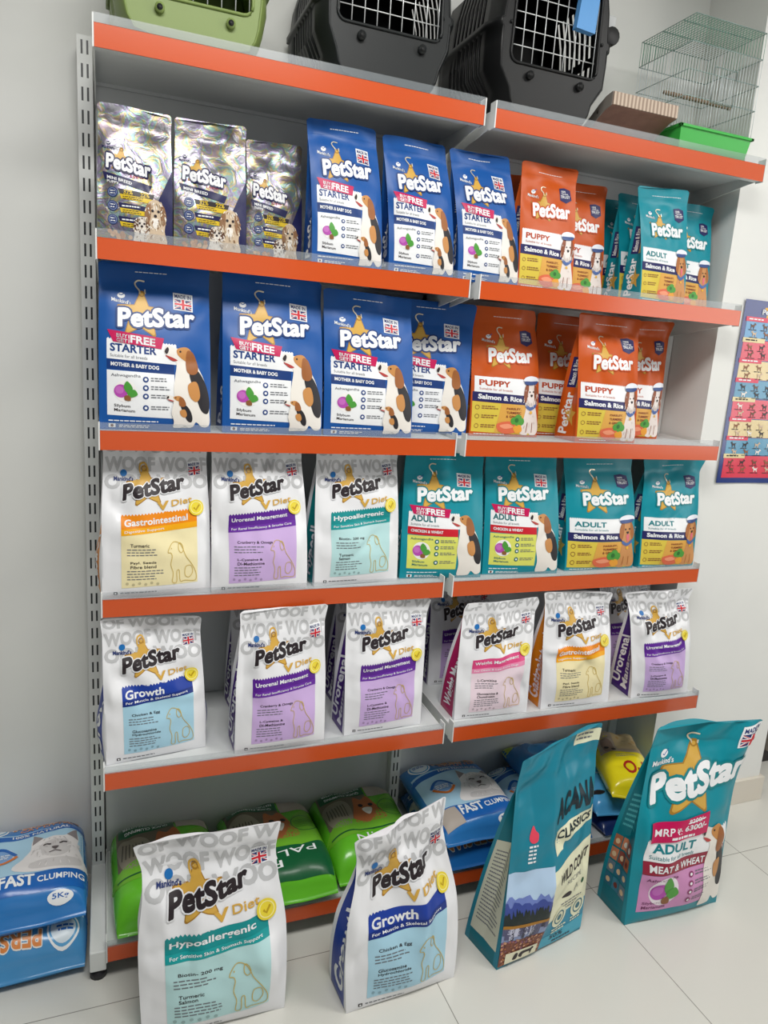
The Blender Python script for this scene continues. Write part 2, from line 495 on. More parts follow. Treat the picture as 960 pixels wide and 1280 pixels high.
def flag_badge(A, a0, b0, a1, b1, head='MADE IN', skew=0.0):
    A.part('flag_badge', 'white badge with a red, white and blue flag')
    A.rect(a0, b0, a1, b1, WHITE, 2, skew)
    w = a1-a0; h = b1-b0
    A.text(head, a0+w*.08, b0+h*.09, a1-w*.08, b0+h*.30, UKB, 3, 0.03, skew)
    fa0, fb0, fa1, fb1 = a0+w*.07, b0+h*.38, a1-w*.07, b1-h*.06
    sk = lambda a: skew*(a-a0)
    A.rect(fa0, fb0+sk(fa0), fa1, fb1+sk(fa0), UKB, 3, skew)
    fw, fh = fa1-fa0, fb1-fb0
    def q(x0, y0, x1, y1): return [(fa0+fw*x0, fb0+fh*y0), (fa0+fw*x1, fb0+fh*y1)]
    def diag(x0, y0, x1, y1, t, m, lay):
        A.poly([(fa0+fw*(x0-t if y0 < .5 else x0), fb0+fh*y0+sk(fa0)) if False else (fa0+fw*x0, fb0+fh*min(1, max(0, y0+t))+sk(fa0+fw*x0)),
                (fa0+fw*x1, fb0+fh*min(1, max(0, y1+t))+sk(fa0+fw*x1)), (fa0+fw*x1, fb0+fh*min(1, max(0, y1-t))+sk(fa0+fw*x1)),
                (fa0+fw*x0, fb0+fh*min(1, max(0, y0-t))+sk(fa0+fw*x0))], m, lay)
    diag(0, 0, 1, 1, .16, WHITE, 4); diag(0, 1, 1, 0, .16, WHITE, 4)
    diag(0, 0, 1, 1, .06, RED, 5); diag(0, 1, 1, 0, .06, RED, 5)
    for m, t, ly in ((WHITE, .17, 6), (RED, .10, 7)):
        A.rect(fa0+fw*(.5-t*.8), fb0+sk(fa0+fw*.3), fa0+fw*(.5+t*.8), fb1+sk(fa0+fw*.3), m, ly, skew)
        A.rect(fa0, fb0+fh*(.5-t)+sk(fa0), fa1, fb0+fh*(.5+t)+sk(fa0), m, ly, skew)

def star(A, ca, cb, ra, rot=0.0, hook=True):
    A.part('star_emblem', 'golden star tag hanging from a wire hook')
    asp = A.W/A.H
    def P(r, t): return (ca+r*math.sin(t+rot), cb-r*math.cos(t+rot)*asp)
    out = []
    for k in range(5):
        t = k*2*math.pi/5
        out += [P(ra*.97, t-.06), P(ra, t), P(ra*.97, t+.06), P(ra*.5, t+math.pi/5)]
    A.poly(out, GOLD_D, 1)
    out = []
    for k in range(5):
        t = k*2*math.pi/5
        out += [P(ra*.90, t-.05), P(ra*.92, t), P(ra*.90, t+.05), P(ra*.46, t+math.pi/5)]
    A.poly(out, GOLD, 2)
    x, y = P(ra*.86, 0)
    A.ring(x, y, .022, .012, GOLD_D, 3)
    if hook:
        h = .30*ra*asp*.62*float(hook)
        pts = [(x-.018, y), (x-.022, y-h*.7), (x-.05, y-h*1.5), (x-.06, y-h*2.3), (x-.03, y-h*2.9), (x+.02, y-h*2.8)]
        A.stroke(smooth(pts+pts[::-1], 4)[:24], .013, M('#e2d9bf', 0.25, 0.3), 3)
        A.stroke([(x+.03, y), (x+.028, y-h*1.0)], .012, M('#e2d9bf', 0.25, 0.3), 3)
def maker(A, a0, b0, a1, b1, m, skew=0.0):
    A.part('maker_mark')
    c = (a0+a1)/2; h = b1-b0
    A.circ(c, b0+h*.28+skew*(c-a0), (a1-a0)*.2, m, 2, 16, h*.27)
    A.stroke([(c-.02, b0+h*.28), (c, b0+h*.38), (c+.05, b0+h*.05)], .008, BLUE if m is WHITE else WHITE, 3)
    A.text("Mankind's", a0, b0+h*.62, a1, b1, m, 2, 0.03, skew)
def logo(A, a0, b0, a1, b1, fill, outl, skew=-0.06, ob=0.07):
    A.part('brand_lettering')
    A.text('PetStar', a0, b0, a1, b1, fill, 6, 0.045, skew, out=(outl, ob))
def scallop(A, a0, a1, b_top, b_bot, m, lay, n=26, amp=.006, skew=0.0, arch=0.0):
    pts = []
    for i in range(n*4+1):
        t = i/(n*4); a = a0+(a1-a0)*t
        pts.append((a, b_top+amp*math.cos(t*n*2*math.pi)+skew*(a-a0)+arch*math.sin(t*math.pi*2)))
    pts += [(a1-(a1-a0)*t, b_bot+skew*((a1-a0)*(1-t))+arch*math.sin((1-t)*math.pi*2)) for t in np.linspace(0, 1, 14)]
    A.poly(pts, m, lay)
def beagle(A, box, puppy=False, part='dog_picture', lay=3):
    if part: A.part(part, 'printed picture of a sitting tricolour hound looking up')
    A.box = box; L = lay
    A.blob([(.02,.10),(.08,.02),(.30,.05),(.48,.03),(.60,.08),(.70,.22),(.86,.40),(.97,.62),(.99,.80),(.99,.96),(.84,.99),(.70,.93),(.62,.99),(.40,1.0),(.28,.98),(.30,.80),(.22,.58),(.24,.42),(.28,.24),(.20,.17),(.12,.15)], PAW, L)
    A.blob([(.30,.055),(.48,.03),(.60,.08),(.66,.20),(.56,.22),(.42,.18),(.30,.12)], TAN, L+1)
    A.blob([(.50,.08),(.64,.10),(.74,.26),(.70,.34),(.56,.35),(.48,.28)], M('#9a5f33', 0.42), L+2)
    A.blob([(.55,.34),(.72,.30),(.90,.46),(.99,.68),(.95,.82),(.80,.78),(.66,.56)], SADDLE, L+1)
    A.blob([(.52,.48),(.70,.44),(.78,.60),(.70,.68),(.56,.62)], TAN, L+2)
    A.blob([(.03,.09),(.09,.04),(.12,.07),(.08,.12)], INK, L+2)
    A.blob([(.05,.135),(.18,.155),(.30,.19),(.20,.20),(.10,.165)], M('#b4433f', 0.4), L+1)
    A.circ(.36, .085, .022, INK, L+3, 10)
    A.box = (0, 0, 1, 1)
    if puppy:
        x0, y0, x1, y1 = box; w = x1-x0; h = y1-y0
        beagle(A, (x0+w*.05, y0+h*.60, x0+w*.62, y0+h*1.0), False, None, lay+4)
def thistle(A, a, b_, r):
    A.circ(a, b_, r, THIS, 3); A.circ(a-r*.2, b_-r*.1, r*.6, M('#c66cc0', 0.4), 4)
    A.blob([(a+r*.4, b_-r*.4), (a+r*.9, b_-r*1.0), (a+r*1.7, b_-r*.3), (a+r*1.0, b_+r*.2)], LEAF, 4)
    A.blob([(a+r*.9, b_+r*.1), (a+r*1.9, b_-r*.2), (a+r*2.4, b_+r*.3), (a+r*1.4, b_+r*.6)], LEAF, 5)
    A.blob([(a+r*.5, b_+r*.5), (a+r*1.2, b_+r*.4), (a+r*1.4, b_+r*.9), (a+r*.6, b_+r*.9)], BROWN, 5)
def icon_list(A, a, bs, m, a1, seed):
    for i, b_ in enumerate(bs):
        A.circ(a, b_, .026, m, 3, 14); A.circ(a, b_, .013, WHITE, 4, 8)
        A.lines(a+.045, b_-.012, a1, 2, .014, .006, GREYT, 3, seed+i)
def hound_bag(A, title, band, bandm, panel, acc, film, big=False, puppy=True, sticker=True, sk=0.03, seed=0):
    """blue or teal pouch with an offer sticker and a hound"""
    A.part('seal_print'); A.lines(.32, .05, .72, 1, .01, .005, WHITE, 1, seed+1)
    A.part('small_print')
    A.text('VETERINARIAN RECOMMENDED' if False else 'COMPLETE PET FOOD', .08, .938, .55, .95, WHITE, 1, 0.01) if False else A.lines(.08, .94, .58, 1, .01, .007, WHITE, 1, seed+2)
    A.rect(.08, .962, .14, .985, WHITE, 1); A.circ(.11, .9735, .014, M('#6b3a2a', 0.4), 2, 10)
    A.lines(.17, .968, .48, 2, .01, .005, WHITE, 1, seed+3)
    star(A, .37, .31, .225, 0.04)
    maker(A, .11, .175, .28, .235, WHITE, .1)
    flag_badge(A, .66, .16, .84, .262, skew=.05)
    logo(A, .17, .275, .85, .385, WHITE, film, -.03)
    A.part('title_band')
    scallop(A, .07, .68, .455, .575, WHITE, 1, 24, .004, sk)
    A.text(title, .10, .483, .50 if len(title) > 5 else .40, .53, acc, 2, 0.035, sk)
    A.text('Suitable for all breeds', .10, .545, .42, .563, GREYT, 2, 0.0, sk)
    if sticker:
        A.part('offer_sticker', 'magenta offer sticker')
        A.poly([(.075,.405),(.57,.44),(.545,.505),(.125,.475)], MAG, 4)
        A.text('BUY1', .155, .425, .265, .447, WHITE, 5, 0.03, .07); A.text('GET1', .155, .452, .265, .474, WHITE, 5, 0.03, .07)
        A.text('FREE', .275, .432, .49, .476, WHITE, 5, 0.035, .07)
    A.part('flavour_band')
    A.rect(.07, .575, .66, .635, bandm, 1, sk); A.text(band, .105, .594, .105+.0245*len(band), .616, WHITE, 2, 0.045, sk)
    A.part('ingredient_panel')
    A.rect(.07, .642, .66, .91, panel, 1, sk*.6)
    A.text('Ashwagandha', .105, .662, .36, .685, acc if panel is not WHITE else GREYT, 2, 0.01)
    A.text('Silybum', .13, .842, .27, .864, acc if panel is not WHITE else INK, 2, 0.02, .03); A.text('Marianum', .13, .868, .31, .886, acc if panel is not WHITE else INK, 2, 0.02, .03)
    A.circ(.23, .765, .10, M('#f4f2f0', 0.36), 2)
    thistle(A, .19, .765, .06)
    icon_list(A, .405, (.69, .74, .79, .86), acc, .64, seed)
    beagle(A, (.56, .47, .99, .975), puppy)
    A.flush()
def cap(A, x, y, w, h, lay):
    A.blob([(x, y+h*.6), (x+w*.1, y+h*.2), (x+w*.5, y), (x+w*.95, y+h*.15), (x+w, y+h*.55), (x+w*.6, y+h*.75)], M('#e8ecf4', 0.36), lay)
    A.blob([(x+w*.02, y+h*.6), (x+w*.5, y+h*.55), (x+w*.95, y+h*.5), (x+w*.85, y+h*.8), (x+w*.45, y+h*.95), (x+w*.1, y+h*.9)], M('#3c5288', 0.36), lay+1)
def sailor_dog(A, box, golden, seed_f=3):
    A.part('dog_picture', 'printed picture of a sitting dog in a sailor cap')
    A.box = box
    c1 = M('#c98f58', 0.42) if golden else M('#e6dcd6', 0.42)
    c2 = M('#a96a38', 0.42) if golden else M('#8d5238', 0.42)
    A.blob([(.25,.14),(.75,.12),(.88,.32),(.78,.48),(.86,.62),(.98,.86),(.9,.98),(.62,.99),(.5,.96),(.4,.995),(.12,.98),(.02,.9),(.16,.7),(.24,.5),(.12,.32)], c1, 3)
    A.blob([(.2,.16),(.36,.14),(.34,.30),(.24,.44),(.10,.40),(.10,.26)], c2, 4); A.blob([(.72,.14),(.86,.2),(.94,.36),(.82,.46),(.70,.34)], c2, 4)
    if not golden: A.blob([(.36,.24),(.64,.24),(.70,.36),(.6,.46),(.42,.46),(.32,.36)], M('#f0e8e4', 0.42), 4)
    A.circ(.42, .265, .04, INK, 5, 10); A.circ(.64, .26, .04, INK, 5, 10)
    A.blob([(.46,.31),(.60,.31),(.56,.345),(.5,.345)], INK, 6)
    if not golden: fur(A, ((.2,.34,.1,.14),(.8,.34,.1,.14),(.5,.44,.18,.06),(.5,.78,.36,.18)), (c1, M('#bfb3ac', .42), M('#f3ece8', .42)), 46, seed_f, 5, .10, .008)
    if golden: A.blob([(.46,.37),(.62,.36),(.60,.47),(.53,.50),(.47,.45)], M('#dd6f7c', 0.4), 5)
    A.blob([(.24,.47),(.5,.52),(.78,.46),(.80,.51),(.5,.575),(.24,.53)], M('#4d6aa5', 0.4), 6)
    A.circ(.52, .61, .07, M('#e8b23c', 0.3), 6, 12)
    A.stroke([(.38,.78),(.36,.95)], .012, c2, 4); A.stroke([(.64,.78),(.66,.95)], .012, c2, 4)
    cap(A, .10, .0, .82, .16, 7)
    A.box = (0, 0, 1, 1)
def fish_bag(A, title, film, golden, acc, sk=0.02, seed=0):
    """orange or teal pouch with a sailor dog"""
    A.part('seal_print'); A.lines(.30, .07, .86, 1, .01, .004, WHITE, 1, seed); A.part('small_print'); A.lines(.06, .978, .5, 1, .01, .006, WHITE, 3, seed+1)
    star(A, .40, .35, .225, 0.03)
    maker(A, .13, .205, .31, .265, WHITE, .08)
    A.part('award_badge', 'dark violet shield badge')
    A.poly([(.70,.17),(.80,.16),(.90,.175),(.92,.255),(.82,.285),(.72,.265)], NAVY, 2)
    A.text('100%', .74, .183, .82, .198, WHITE, 3, 0.02); A.text('TOTAL', .74, .204, .87, .217, WHITE, 3, 0.02); A.text('TRUST', .73, .223, .89, .245, WHITE, 3, 0.03)
    logo(A, .22, .318, .88, .425, WHITE, film, -.02)
    A.part('title_band')
    scallop(A, .04, .86, .53, .655, WHITE, 1, 30, .004, sk)
    A.text(title, .10, .56, .52, .604, acc, 2, 0.035, sk); A.text('Suitable for all breeds', .10, .62, .55, .637, acc, 2, 0.0, sk)
    A.part('flavour_band')
    A.rect(.02, .655, .86, .728, NAVY, 1, sk); A.text('Salmon & Rice', .09, .672, .70, .708, WHITE, 2, 0.045, sk)
    A.part('ingredient_panel')
    A.rect(.02, .730, .90, .965, YEL, 1, sk); A.poly([(.40,.74),(.90,.75),(.90,.97),(.34,.965)], M('#dba54c', 0.38), 2)
    for i, b_ in enumerate((.775, .845, .92)):
        A.ring(.085, b_, .025, .006, BROWN, 3); A.lines(.14, b_-.014, .36, 2, .016, .008, BROWN, 3, seed+i)
    for i, t in enumerate(('PARSLEY,', 'TURMERIC', '& GINGER')): A.text(t, .48, .768+i*.03, .70, .787+i*.03, M('#7c2d22', 0.4), 4, 0.02)
    A.blob([(.36,.90),(.52,.875),(.66,.90),(.70,.95),(.52,.975),(.40,.955)], SALMON, 4); A.blob([(.40,.91),(.52,.895),(.60,.92),(.48,.935)], M('#ef9b78', 0.4), 5)
    A.blob([(.60,.92),(.70,.90),(.74,.95),(.66,.97)], PAPR, 5)
    for x, y, rr in ((.60,.87,.05),(.66,.855,.06),(.71,.875,.05),(.66,.885,.045)): A.circ(x, y, rr, LEAF, 5, 9)
    A.circ(.64, .865, .03, LEAF_D, 6, 8)
    sailor_dog(A, (.70, .515, 1.0, .985), golden)
    A.flush()
DIET = {'growth': ('Growth', 'For Muscle & Skeletal Support', '#1f3f9e', '#15307f', '#a9d3e6', '#1f3c96', ('Chicken & Egg', 'Glucosamine', 'Hydrochloride')),
        'uro': ('Urorenal Management', 'For Renal Insufficiency & Struvite Care', '#5b2490', '#6a2fa0', '#cdb0e2', '#45207a', ('Cranberry & Omega', 'L-Cysteine &', 'Dl-Methionine')),
        'gastro': ('Gastrointestinal', 'Digestive Support', '#ec8b12', '#f3ab14', '#efe3b4', '#d98518', ('Turmeric', 'Psyl. Seeds', 'Fibre blend')),
        'hypo': ('Hypoallergenic', 'For Sensitive Skin & Stomach Support', '#148c8e', '#1a9a9b', '#b9dfe0', '#0e8486', ('Biotin- 200 mg', 'Turmeric', 'Salmon')),
        'weight': ('Weight Management', 'For Obese & Low Active Dogs', '#d8457f', '#e58bb0', '#f0dce6', '#b01f5c', ('L-Carnitine', 'Glucosamine &', 'Chondroitin'))}
def outline_dog(A, box, m):
    A.part('dog_outline', 'fine golden outline of a sitting dog')
    A.box = box
    w = .006
    A.stroke(smooth([(.1,.12),(.02,.25),(.12,.27),(.16,.36),(.12,.55),(.2,.75),(.18,.97),(.32,.97),(.32,.72),(.4,.70),(.44,.96),(.6,.95),(.95,.97),(.98,.80),(.84,.58),(.62,.36),(.52,.18),(.40,.06),(.22,.03)], 4), w, m, 3, True)
    A.stroke(smooth([(.40,.06),(.38,.2),(.46,.28),(.54,.22),(.50,.10)], 4), w, m, 3, True)
    A.stroke(smooth([(.62,.62),(.8,.60),(.86,.76),(.74,.88),(.6,.82)], 4), w, m, 3, True)
    A.stroke([(.12,.17),(.15,.17)], .012, m, 3)
    A.box = (0, 0, 1, 1)
def diet_bag(A, key, sk=-0.10, seed=0, vdiet=True, woofdark=False):
    t, sub, c1, c2, pan, gus, ing = DIET[key]
    c1 = M(c1, 0.36); c2 = M(c2, 0.36); pan = M(pan, 0.36)
    A.part('woof_pattern', 'grey repeated lettering across the top')
    wv = WOOF
    A.text('OF WOOF W', .02, .005, .98, .072, wv, 1, 0.05)
    A.text('WOOF WOOF', .02, .105, .99, .192, wv, 1, 0.05)
    A.text('OOF  WOO', .02, .215, .99, .30, wv, 1, 0.05)
    star(A, .40, .29, .195, -.1, False)
    A.part('star_hook'); x, y = .36, .19
    A.stroke(smooth([(x,y+.03),(x-.02,y-.0),(x-.015,y-.04),(x+.03,y-.05),(x+.06,y-.01),(x+.055,y+.03),(x+.055,y-.01),(x+.03,y-.045),(x-.01,y-.035),(x-.015,y)], 3), .010, GOLD, 3)
    A.part('maker_mark')
    mb = M('#1f6fb5', 0.36)
    A.circ(.19, .205, .032, mb, 3, 14); A.text("Mankind's", .10, .225, .28, .252, UKB, 3, 0.035, .02)
    flag_badge(A, .80, .135, .935, .225, skew=-.08)
    A.part('brand_lettering')
    A.text('PetStar', .19, .278, .76, .375, INK, 7, 0.05, -.13, out=(BAGW, .05))
    A.part('diet_lettering', 'gold lettering')
    A.text('V', .50, .385, .60, .435, GOLD, 4, 0.05, -.1); A.text('Diet', .63, .372, .83, .412, GOLD, 4, 0.02, -.12)
    A.part('title_band')
    scallop(A, .17, .87, .47, .585, c1, 1, 24, .006, sk*.6)
    tw = min(.66, .062*len(t)) if len(t) < 12 else .58
    hh = .052 if len(t) < 12 else (.042 if len(t) < 17 else .034)
    A.text(t, .20, .494, .20+tw, .494+hh, WHITE, 2, 0.028, sk*.6)
    A.poly([(.17,.552),(.87,.552+.7*sk*.6),(.87,.590+.7*sk*.6),(.17,.590)], c2, 2)
    A.text(sub, .20, .560, .20+min(.62, .021*len(sub)), .580, WHITE, 3, 0.01, sk*.6)
    A.part('ingredient_panel')
    A.poly([(.17,.590),(.87,.590+.7*sk*.6),(.87,.915),(.17,.93)], pan, 1)
    b_ = .64
    A.text(ing[0], .25, b_, .25+.021*len(ing[0]), b_+.022, INK, 2, 0.015); A.lines(.22, b_+.035, .52, 3, .018, .006, GREYT, 2, seed)
    b_ = .755
    A.text(ing[1], .25, b_, .25+.021*len(ing[1]), b_+.020, INK, 2, 0.015); A.text(ing[2], .25, b_+.026, .25+.021*len(ing[2]), b_+.046, INK, 2, 0.015)
    A.lines(.22, b_+.06, .55, 4, .018, .006, GREYT, 2, seed+1)
    for i in range(6): A.circ(.22+.055*i, .90+.008*(i % 2), .014, M('#%02x%02x%02x' % tuple(int(255*(0.82*p**(1/2.2)) if p > 0 else 0) for p in pan.node_tree.nodes['Principled BSDF'].inputs['Base Color'].default_value[:3]), 0.36), 2, 8)
    outline_dog(A, (.58, .63, .86, .91), M('#cdb25c', 0.34))
    A.part('check_seal', 'round yellow seal with a tick')
    A.circ(.865, .425, .074, M('#e8d33a', 0.3), 8, 28); A.ring(.865, .425, .055, .008, M('#f5ec9a', 0.3), 9); A.stroke([(.84,.425),(.86,.441),(.895,.409)], .016, M('#b99a1c', 0.3), 9)
    A.part('small_print'); A.rect(.10, .955, .135, .975, INK, 1); A.circ(.1175, .965, .009, WHITE, 2, 8); A.lines(.16, .96, .55, 1, .01, .007, GREYT, 1, seed+2)
    A.flush()
def fur(A, pts, cols, n, seed, lay, ln=.16, w=.012):
    """tufts over a dog's outline: short strokes running outward and down"""
    rd = random.Random(seed)
    for i in range(n):
        cx, cy, rx, ry = pts[i % len(pts)]
        t = rd.random()*2*math.pi; q = math.sqrt(rd.random())
        x, y = cx+rx*q*math.cos(t), cy+ry*q*math.sin(t)
        dx, dy = .35*math.cos(t)*ln, (.25*math.sin(t)+.55)*ln*.7
        A.stroke([(x, y), (x+dx*.6, y+dy*.45), (x+dx, y+dy)], w, cols[rd.randrange(len(cols))], lay+i % 3)
def silver_bag(A, seed=0):
    nv = M('#23244f', 0.34)
    A.part('corner_panel', 'dark navy triangle')
    A.poly([(1.0,.42),(.64,.86),(.60,1.0),(1.0,1.0)], nv, 1)
    star(A, .30, .40, .17, .1, False)
    maker(A, .06, .27, .22, .325, nv, .05)
    A.part('brand_lettering'); A.text('PetStar', .12, .36, .70, .465, WHITE, 6, .045, .06, out=(nv, .09))
    A.text('Mini', .50, .475, .60, .50, M('#8c8a92', 0.4), 3, 0.0); A.text('Adventures', .42, .50, .66, .525, M('#b03a5a', 0.4), 3, 0.01, -.06)
    A.part('title_band'); A.poly([(.07,.495),(.72,.56),(.68,.615),(.10,.55)], nv, 2)
    A.text('MINI BREED', .13, .52, .45, .542, WHITE, 3, 0.03, .10); A.text('PUPPY', .13, .55, .28, .57, WHITE, 3, 0.02, .10)
    A.part('claim_list', 'yellow and black claim strips with round badges')
    yl = M('#d8b92c', 0.34)
    for i, b_ in enumerate((.64, .74, .84)):
        A.circ(.20, b_, .068, M('#31406f', 0.36), 3); A.ring(.20, b_, .05, .008, M('#7d8ab0', 0.36), 4); A.lines(.17, b_-.012, .24, 2, .018, .006, WHITE, 4, seed+i)
        A.poly([(.27,b_-.03),(.75-.04*i,b_-.015),(.73-.04*i,b_+.02),(.29,b_+.005)], INK if i == 0 else nv, 2)
        A.poly([(.29,b_+.008),(.73-.04*i,b_+.022),(.70-.04*i,b_+.055),(.31,b_+.042)], yl, 2)
        if i == 0: A.text('32%', .34, b_-.026, .46, b_+.008, yl, 3, 0.03); A.text('22%', .56, b_-.018, .68, b_+.014, yl, 3, 0.03)
        else: A.lines(.32, b_-.012, .6, 1, .01, .010, WHITE, 3, seed+i)
        A.lines(.33, b_+.022, .6, 2, .014, .005, INK, 3, seed+i+4)
    A.part('dog_picture', 'printed picture of a shaggy dog and puppy')
    for (x0, y0, x1, y1, c1, c2) in ((.60,.66,.92,.985,'#c9b49a','#8b6647'), (.46,.80,.70,.985,'#ded6cc','#5f4232')):
        A.box = (x0, y0, x1, y1); m1 = M(c1, 0.45); m2 = M(c2, 0.45)
        A.blob([(.2,.1),(.5,.0),(.8,.1),(.95,.4),(.9,.7),(1.0,.98),(.5,1.0),(.05,.98),(.1,.7),(.05,.4)], m1, 4)
        A.blob([(.12,.15),(.3,.1),(.3,.4),(.18,.58),(.05,.4)], m2, 5); A.blob([(.88,.15),(.72,.1),(.72,.4),(.84,.58),(.97,.4)], m2, 5)
        A.circ(.38, .26, .06, INK, 6, 8); A.circ(.63, .26, .06, INK, 6, 8); A.circ(.5, .37, .07, INK, 6, 8)
        A.blob([(.36,.44),(.5,.42),(.64,.44),(.6,.6),(.5,.66),(.4,.6)], PAW, 5)
        fur(A, ((.5,.08,.3,.08),(.16,.35,.1,.2),(.84,.35,.1,.2),(.5,.52,.2,.1),(.5,.78,.38,.2)), (m1, m2, PAW, M('#9c8468', .45), M('#e9dcc8', .45)), 70, seed+int(x0*50), 6, .17, .012)
    A.box = (0, 0, 1, 1)
    A.part('kibble_picture'); 
    rd = random.Random(seed)
    for i in range(14): A.circ(.14+rd.random()*.3, .925+rd.random()*.05, .03, M(rd.choice(('#b98c62', '#a67448', '#c9a27a')), 0.5), 2+i % 3, 9)
    A.flush()
def gusset_text(A, t, m, b0=.30, b1=.93, a0=.25, a1=.75, name='side_lettering', bold=.03):
    A.part(name, 'white lettering running up the side'); A.text(t, a0, b0, a1, b1, m, 1, bold, rot=90); A.flush()

# ------------------------------------------------------------------ the room
def struct(name, mb, bevel=0): return tag(mb.build(name, None, bevel), kind='structure')
A_Z, B_Z, C_Z, D_Z, E_Z, F_Z = 2.2261, 1.8158, 1.4026, 1.0005, 0.5926, 0.105
m = MB(); m.box(-2.5, 5.2, -5.0, 2.2, -0.05, 0, FLOOR); struct('floor', m)
m = MB(); m.box(-2.5, 1.84, 0.345, 0.50, 0, 3.0, WALL); struct('wall_back', m)
m = MB(); m.box(1.84, 2.405, 0.10, 0.50, 0, 3.0, WALL); struct('wall_right', m)
m = MB(); m.box(2.405, 5.2, 1.9, 2.05, 0, 3.0, WALL); struct('wall_recess', m)
m = MB(); m.box(-2.5, 5.2, -5.0, 2.2, 3.0, 3.1, M('#eceded', 0.7)); struct('ceiling', m)
m = MB(); m.box(1.84, 2.42, 0.085, 0.10, 0, 0.10, M('#d6cfc2', 0.3)); m.box(2.405, 2.42, 0.10, 0.50, 0, 0.10, M('#d6cfc2', 0.3)); struct('baseboard_right', m, .002)

# ------------------------------------------------------------------ steel gondola shelving
unit = tag(empty('display_shelving', (0.9, 0.15, 0)), 'tall white steel shelving unit of two bays with orange price strips', 'shelving')
unit.location = (0, 0, 0)
BAYS = ((0.004, 0.898), (0.929, 1.822))
for x0, x1 in BAYS:
    m = MB(); m.box(x0, x1, 0.300, 0.318, 0.03, 2.235, STEEL); m.build('back_panel', unit)
POST, nt, b = nodes('slotted_upright')
tc = nt.nodes.new('ShaderNodeTexCoord'); sx = nt.nodes.new('ShaderNodeSeparateXYZ'); nt.links.new(tc.outputs['Object'], sx.inputs[0])
def mth(op, a, b2=None):
    n_ = nt.nodes.new('ShaderNodeMath'); n_.operation = op
    for i, q in enumerate((a, b2)):
        if q is None: continue
        if isinstance(q, (int, float)): n_.inputs[i].default_value = q
        else: nt.links.new(q, n_.inputs[i])
    return n_.outputs[0]
fz = mth('LESS_THAN', mth('FRACT', mth('DIVIDE', sx.outputs['Z'], 0.05)), 0.60)
fx = mth('LESS_THAN', mth('ABSOLUTE', mth('SUBTRACT', mth('ABSOLUTE', sx.outputs['X']), 0.0062)), 0.0023)
fy = mth('LESS_THAN', sx.outputs['Y'], 0.2685)
mk = mth('MULTIPLY', mth('MULTIPLY', fz, fx), fy)
mx = nt.nodes.new('ShaderNodeMix'); mx.data_type = 'RGBA'
mx.inputs[6].default_value = lin('#e2e4e2'); mx.inputs[7].default_value = lin('#202327')
nt.links.new(mk, mx.inputs[0]); nt.links.new(mx.outputs[2], b.inputs['Base Color']); b.inputs['Roughness'].default_value = 0.4
for xp in (-0.018, 0.9135, 1.8205):
    m = MB()
    w = 0.014
    m.box(-w-.003, w+.003, 0.268 if xp < 1.5 else 0.290, 0.298 if xp > .5 else 0.338, 0.02, 2.29, POST)
    p = m.build('upright_post', unit, 0, (xp, 0, 0))
    f = MB(); yb = -0.068
    f.box(xp-.02, xp+.02, yb, 0.33, 0.03, 0.088, STEEL_W)
    fo = f.build('base_leg', unit, .003)
    g = MB(); g.tube([(xp, yb+.025, 0.0), (xp, yb+.025, 0.022)], .021, SADDLE, 14); g.tube([(xp, yb+.025, 0.02), (xp, yb+.025, 0.032)], .010, STEEL, 10); g.build('levelling_foot', fo)
HH = 0.0425
for zi, z in enumerate((A_Z, B_Z, C_Z, D_Z, E_Z, F_Z)):
    yf = 0.0 if zi < 4 else (-0.082 if zi == 4 else -0.079)
    for x0, x1 in BAYS:
        m = MB()
        prof = [(yf+.004, z-HH+.002), (yf+.004, z-.002), (yf+.006, z), (0.298, z), (0.298, z-.030), (0.294, z-.030), (0.294, z-.022), (yf+.03, z-.022), (yf+.03, z-HH+.002)]
        m.prism(prof, 'x', x0, x1, STEEL)
        sh = m.build('shelf_board', unit)
        m = MB(); m.box(x0+.001, x1-.001, yf+.001, yf+.004, z-HH-.001, z+.001, ORANGE); st = m.build('price_strip', sh)
        m = MB()
        m.prism([(yf-.0005, z+.001), (yf+.0015, z+.001), (yf+.0025, z+.019), (yf+.0005, z+.0195)], 'x', x0, x1, CLEAR)
        m.build('ticket_rail', sh)
        for xe, sg in ((x0, 1), (x1, -1)):
            m = MB(); xa, xb = (xe-.0015, xe+.0015)
            m.prism([(yf+.006, z-HH+.004), (yf+.006, z-.002), (0.296, z+.012), (0.296, z-.075), (0.20, z-.062), (yf+.06, z-HH)], 'x', xa, xb, STEEL_W)
            m.build('shelf_bracket', sh)
            m = MB(); m.box(xe-.0025 if sg > 0 else xe-.0005, xe+.0005 if sg > 0 else xe+.0025, yf, yf+.028, z-HH-.002, z+.018, STEEL_W); m.build('end_cap', sh)

# ------------------------------------------------------------------ pouches on the shelves
def pouch(name, x, y, z, yaw, W, d, tl, tr, main, gus, art, label, group, seed, cat='pet food bag', gt=None, **kw):
    root = tag(empty(name, (x, y, z+.0006), math.radians(yaw)), label, cat, group)
    P = Pouch(W, d, tl, tr, seed, **kw)
    big = name == 'pet_food_sack'
    fine = main is BAGW
    P.build(root, main, gus, nu=64 if big else (46 if fine else 30), nv=90 if big else (70 if fine else 46))
    A = Art(P.front, W, P.H, root)
    if big: A.STEP = .0006; A.fine = .0065
    elif fine: A.STEP = .0005; A.fine = .008
    A.part('zip_seal'); A.rect(.0, .092, 1.0, .097, main, 1); A.flush()
    art(A)
    if gt:
        G = Art(P.left, d, P.H, root); gt(G)
    return root
G1 = 'silver pouches on the upper shelf'
def silver(x, y, tl, tr, W, label, seed):
    pouch('pet_food_pouch', x, y, B_Z, 0, W, .06, tl, tr, HOLO, HOLO, lambda A: silver_bag(A, seed), label, G1, seed, bulge=.012, wr=.0028, seal=.86, ncre=9)
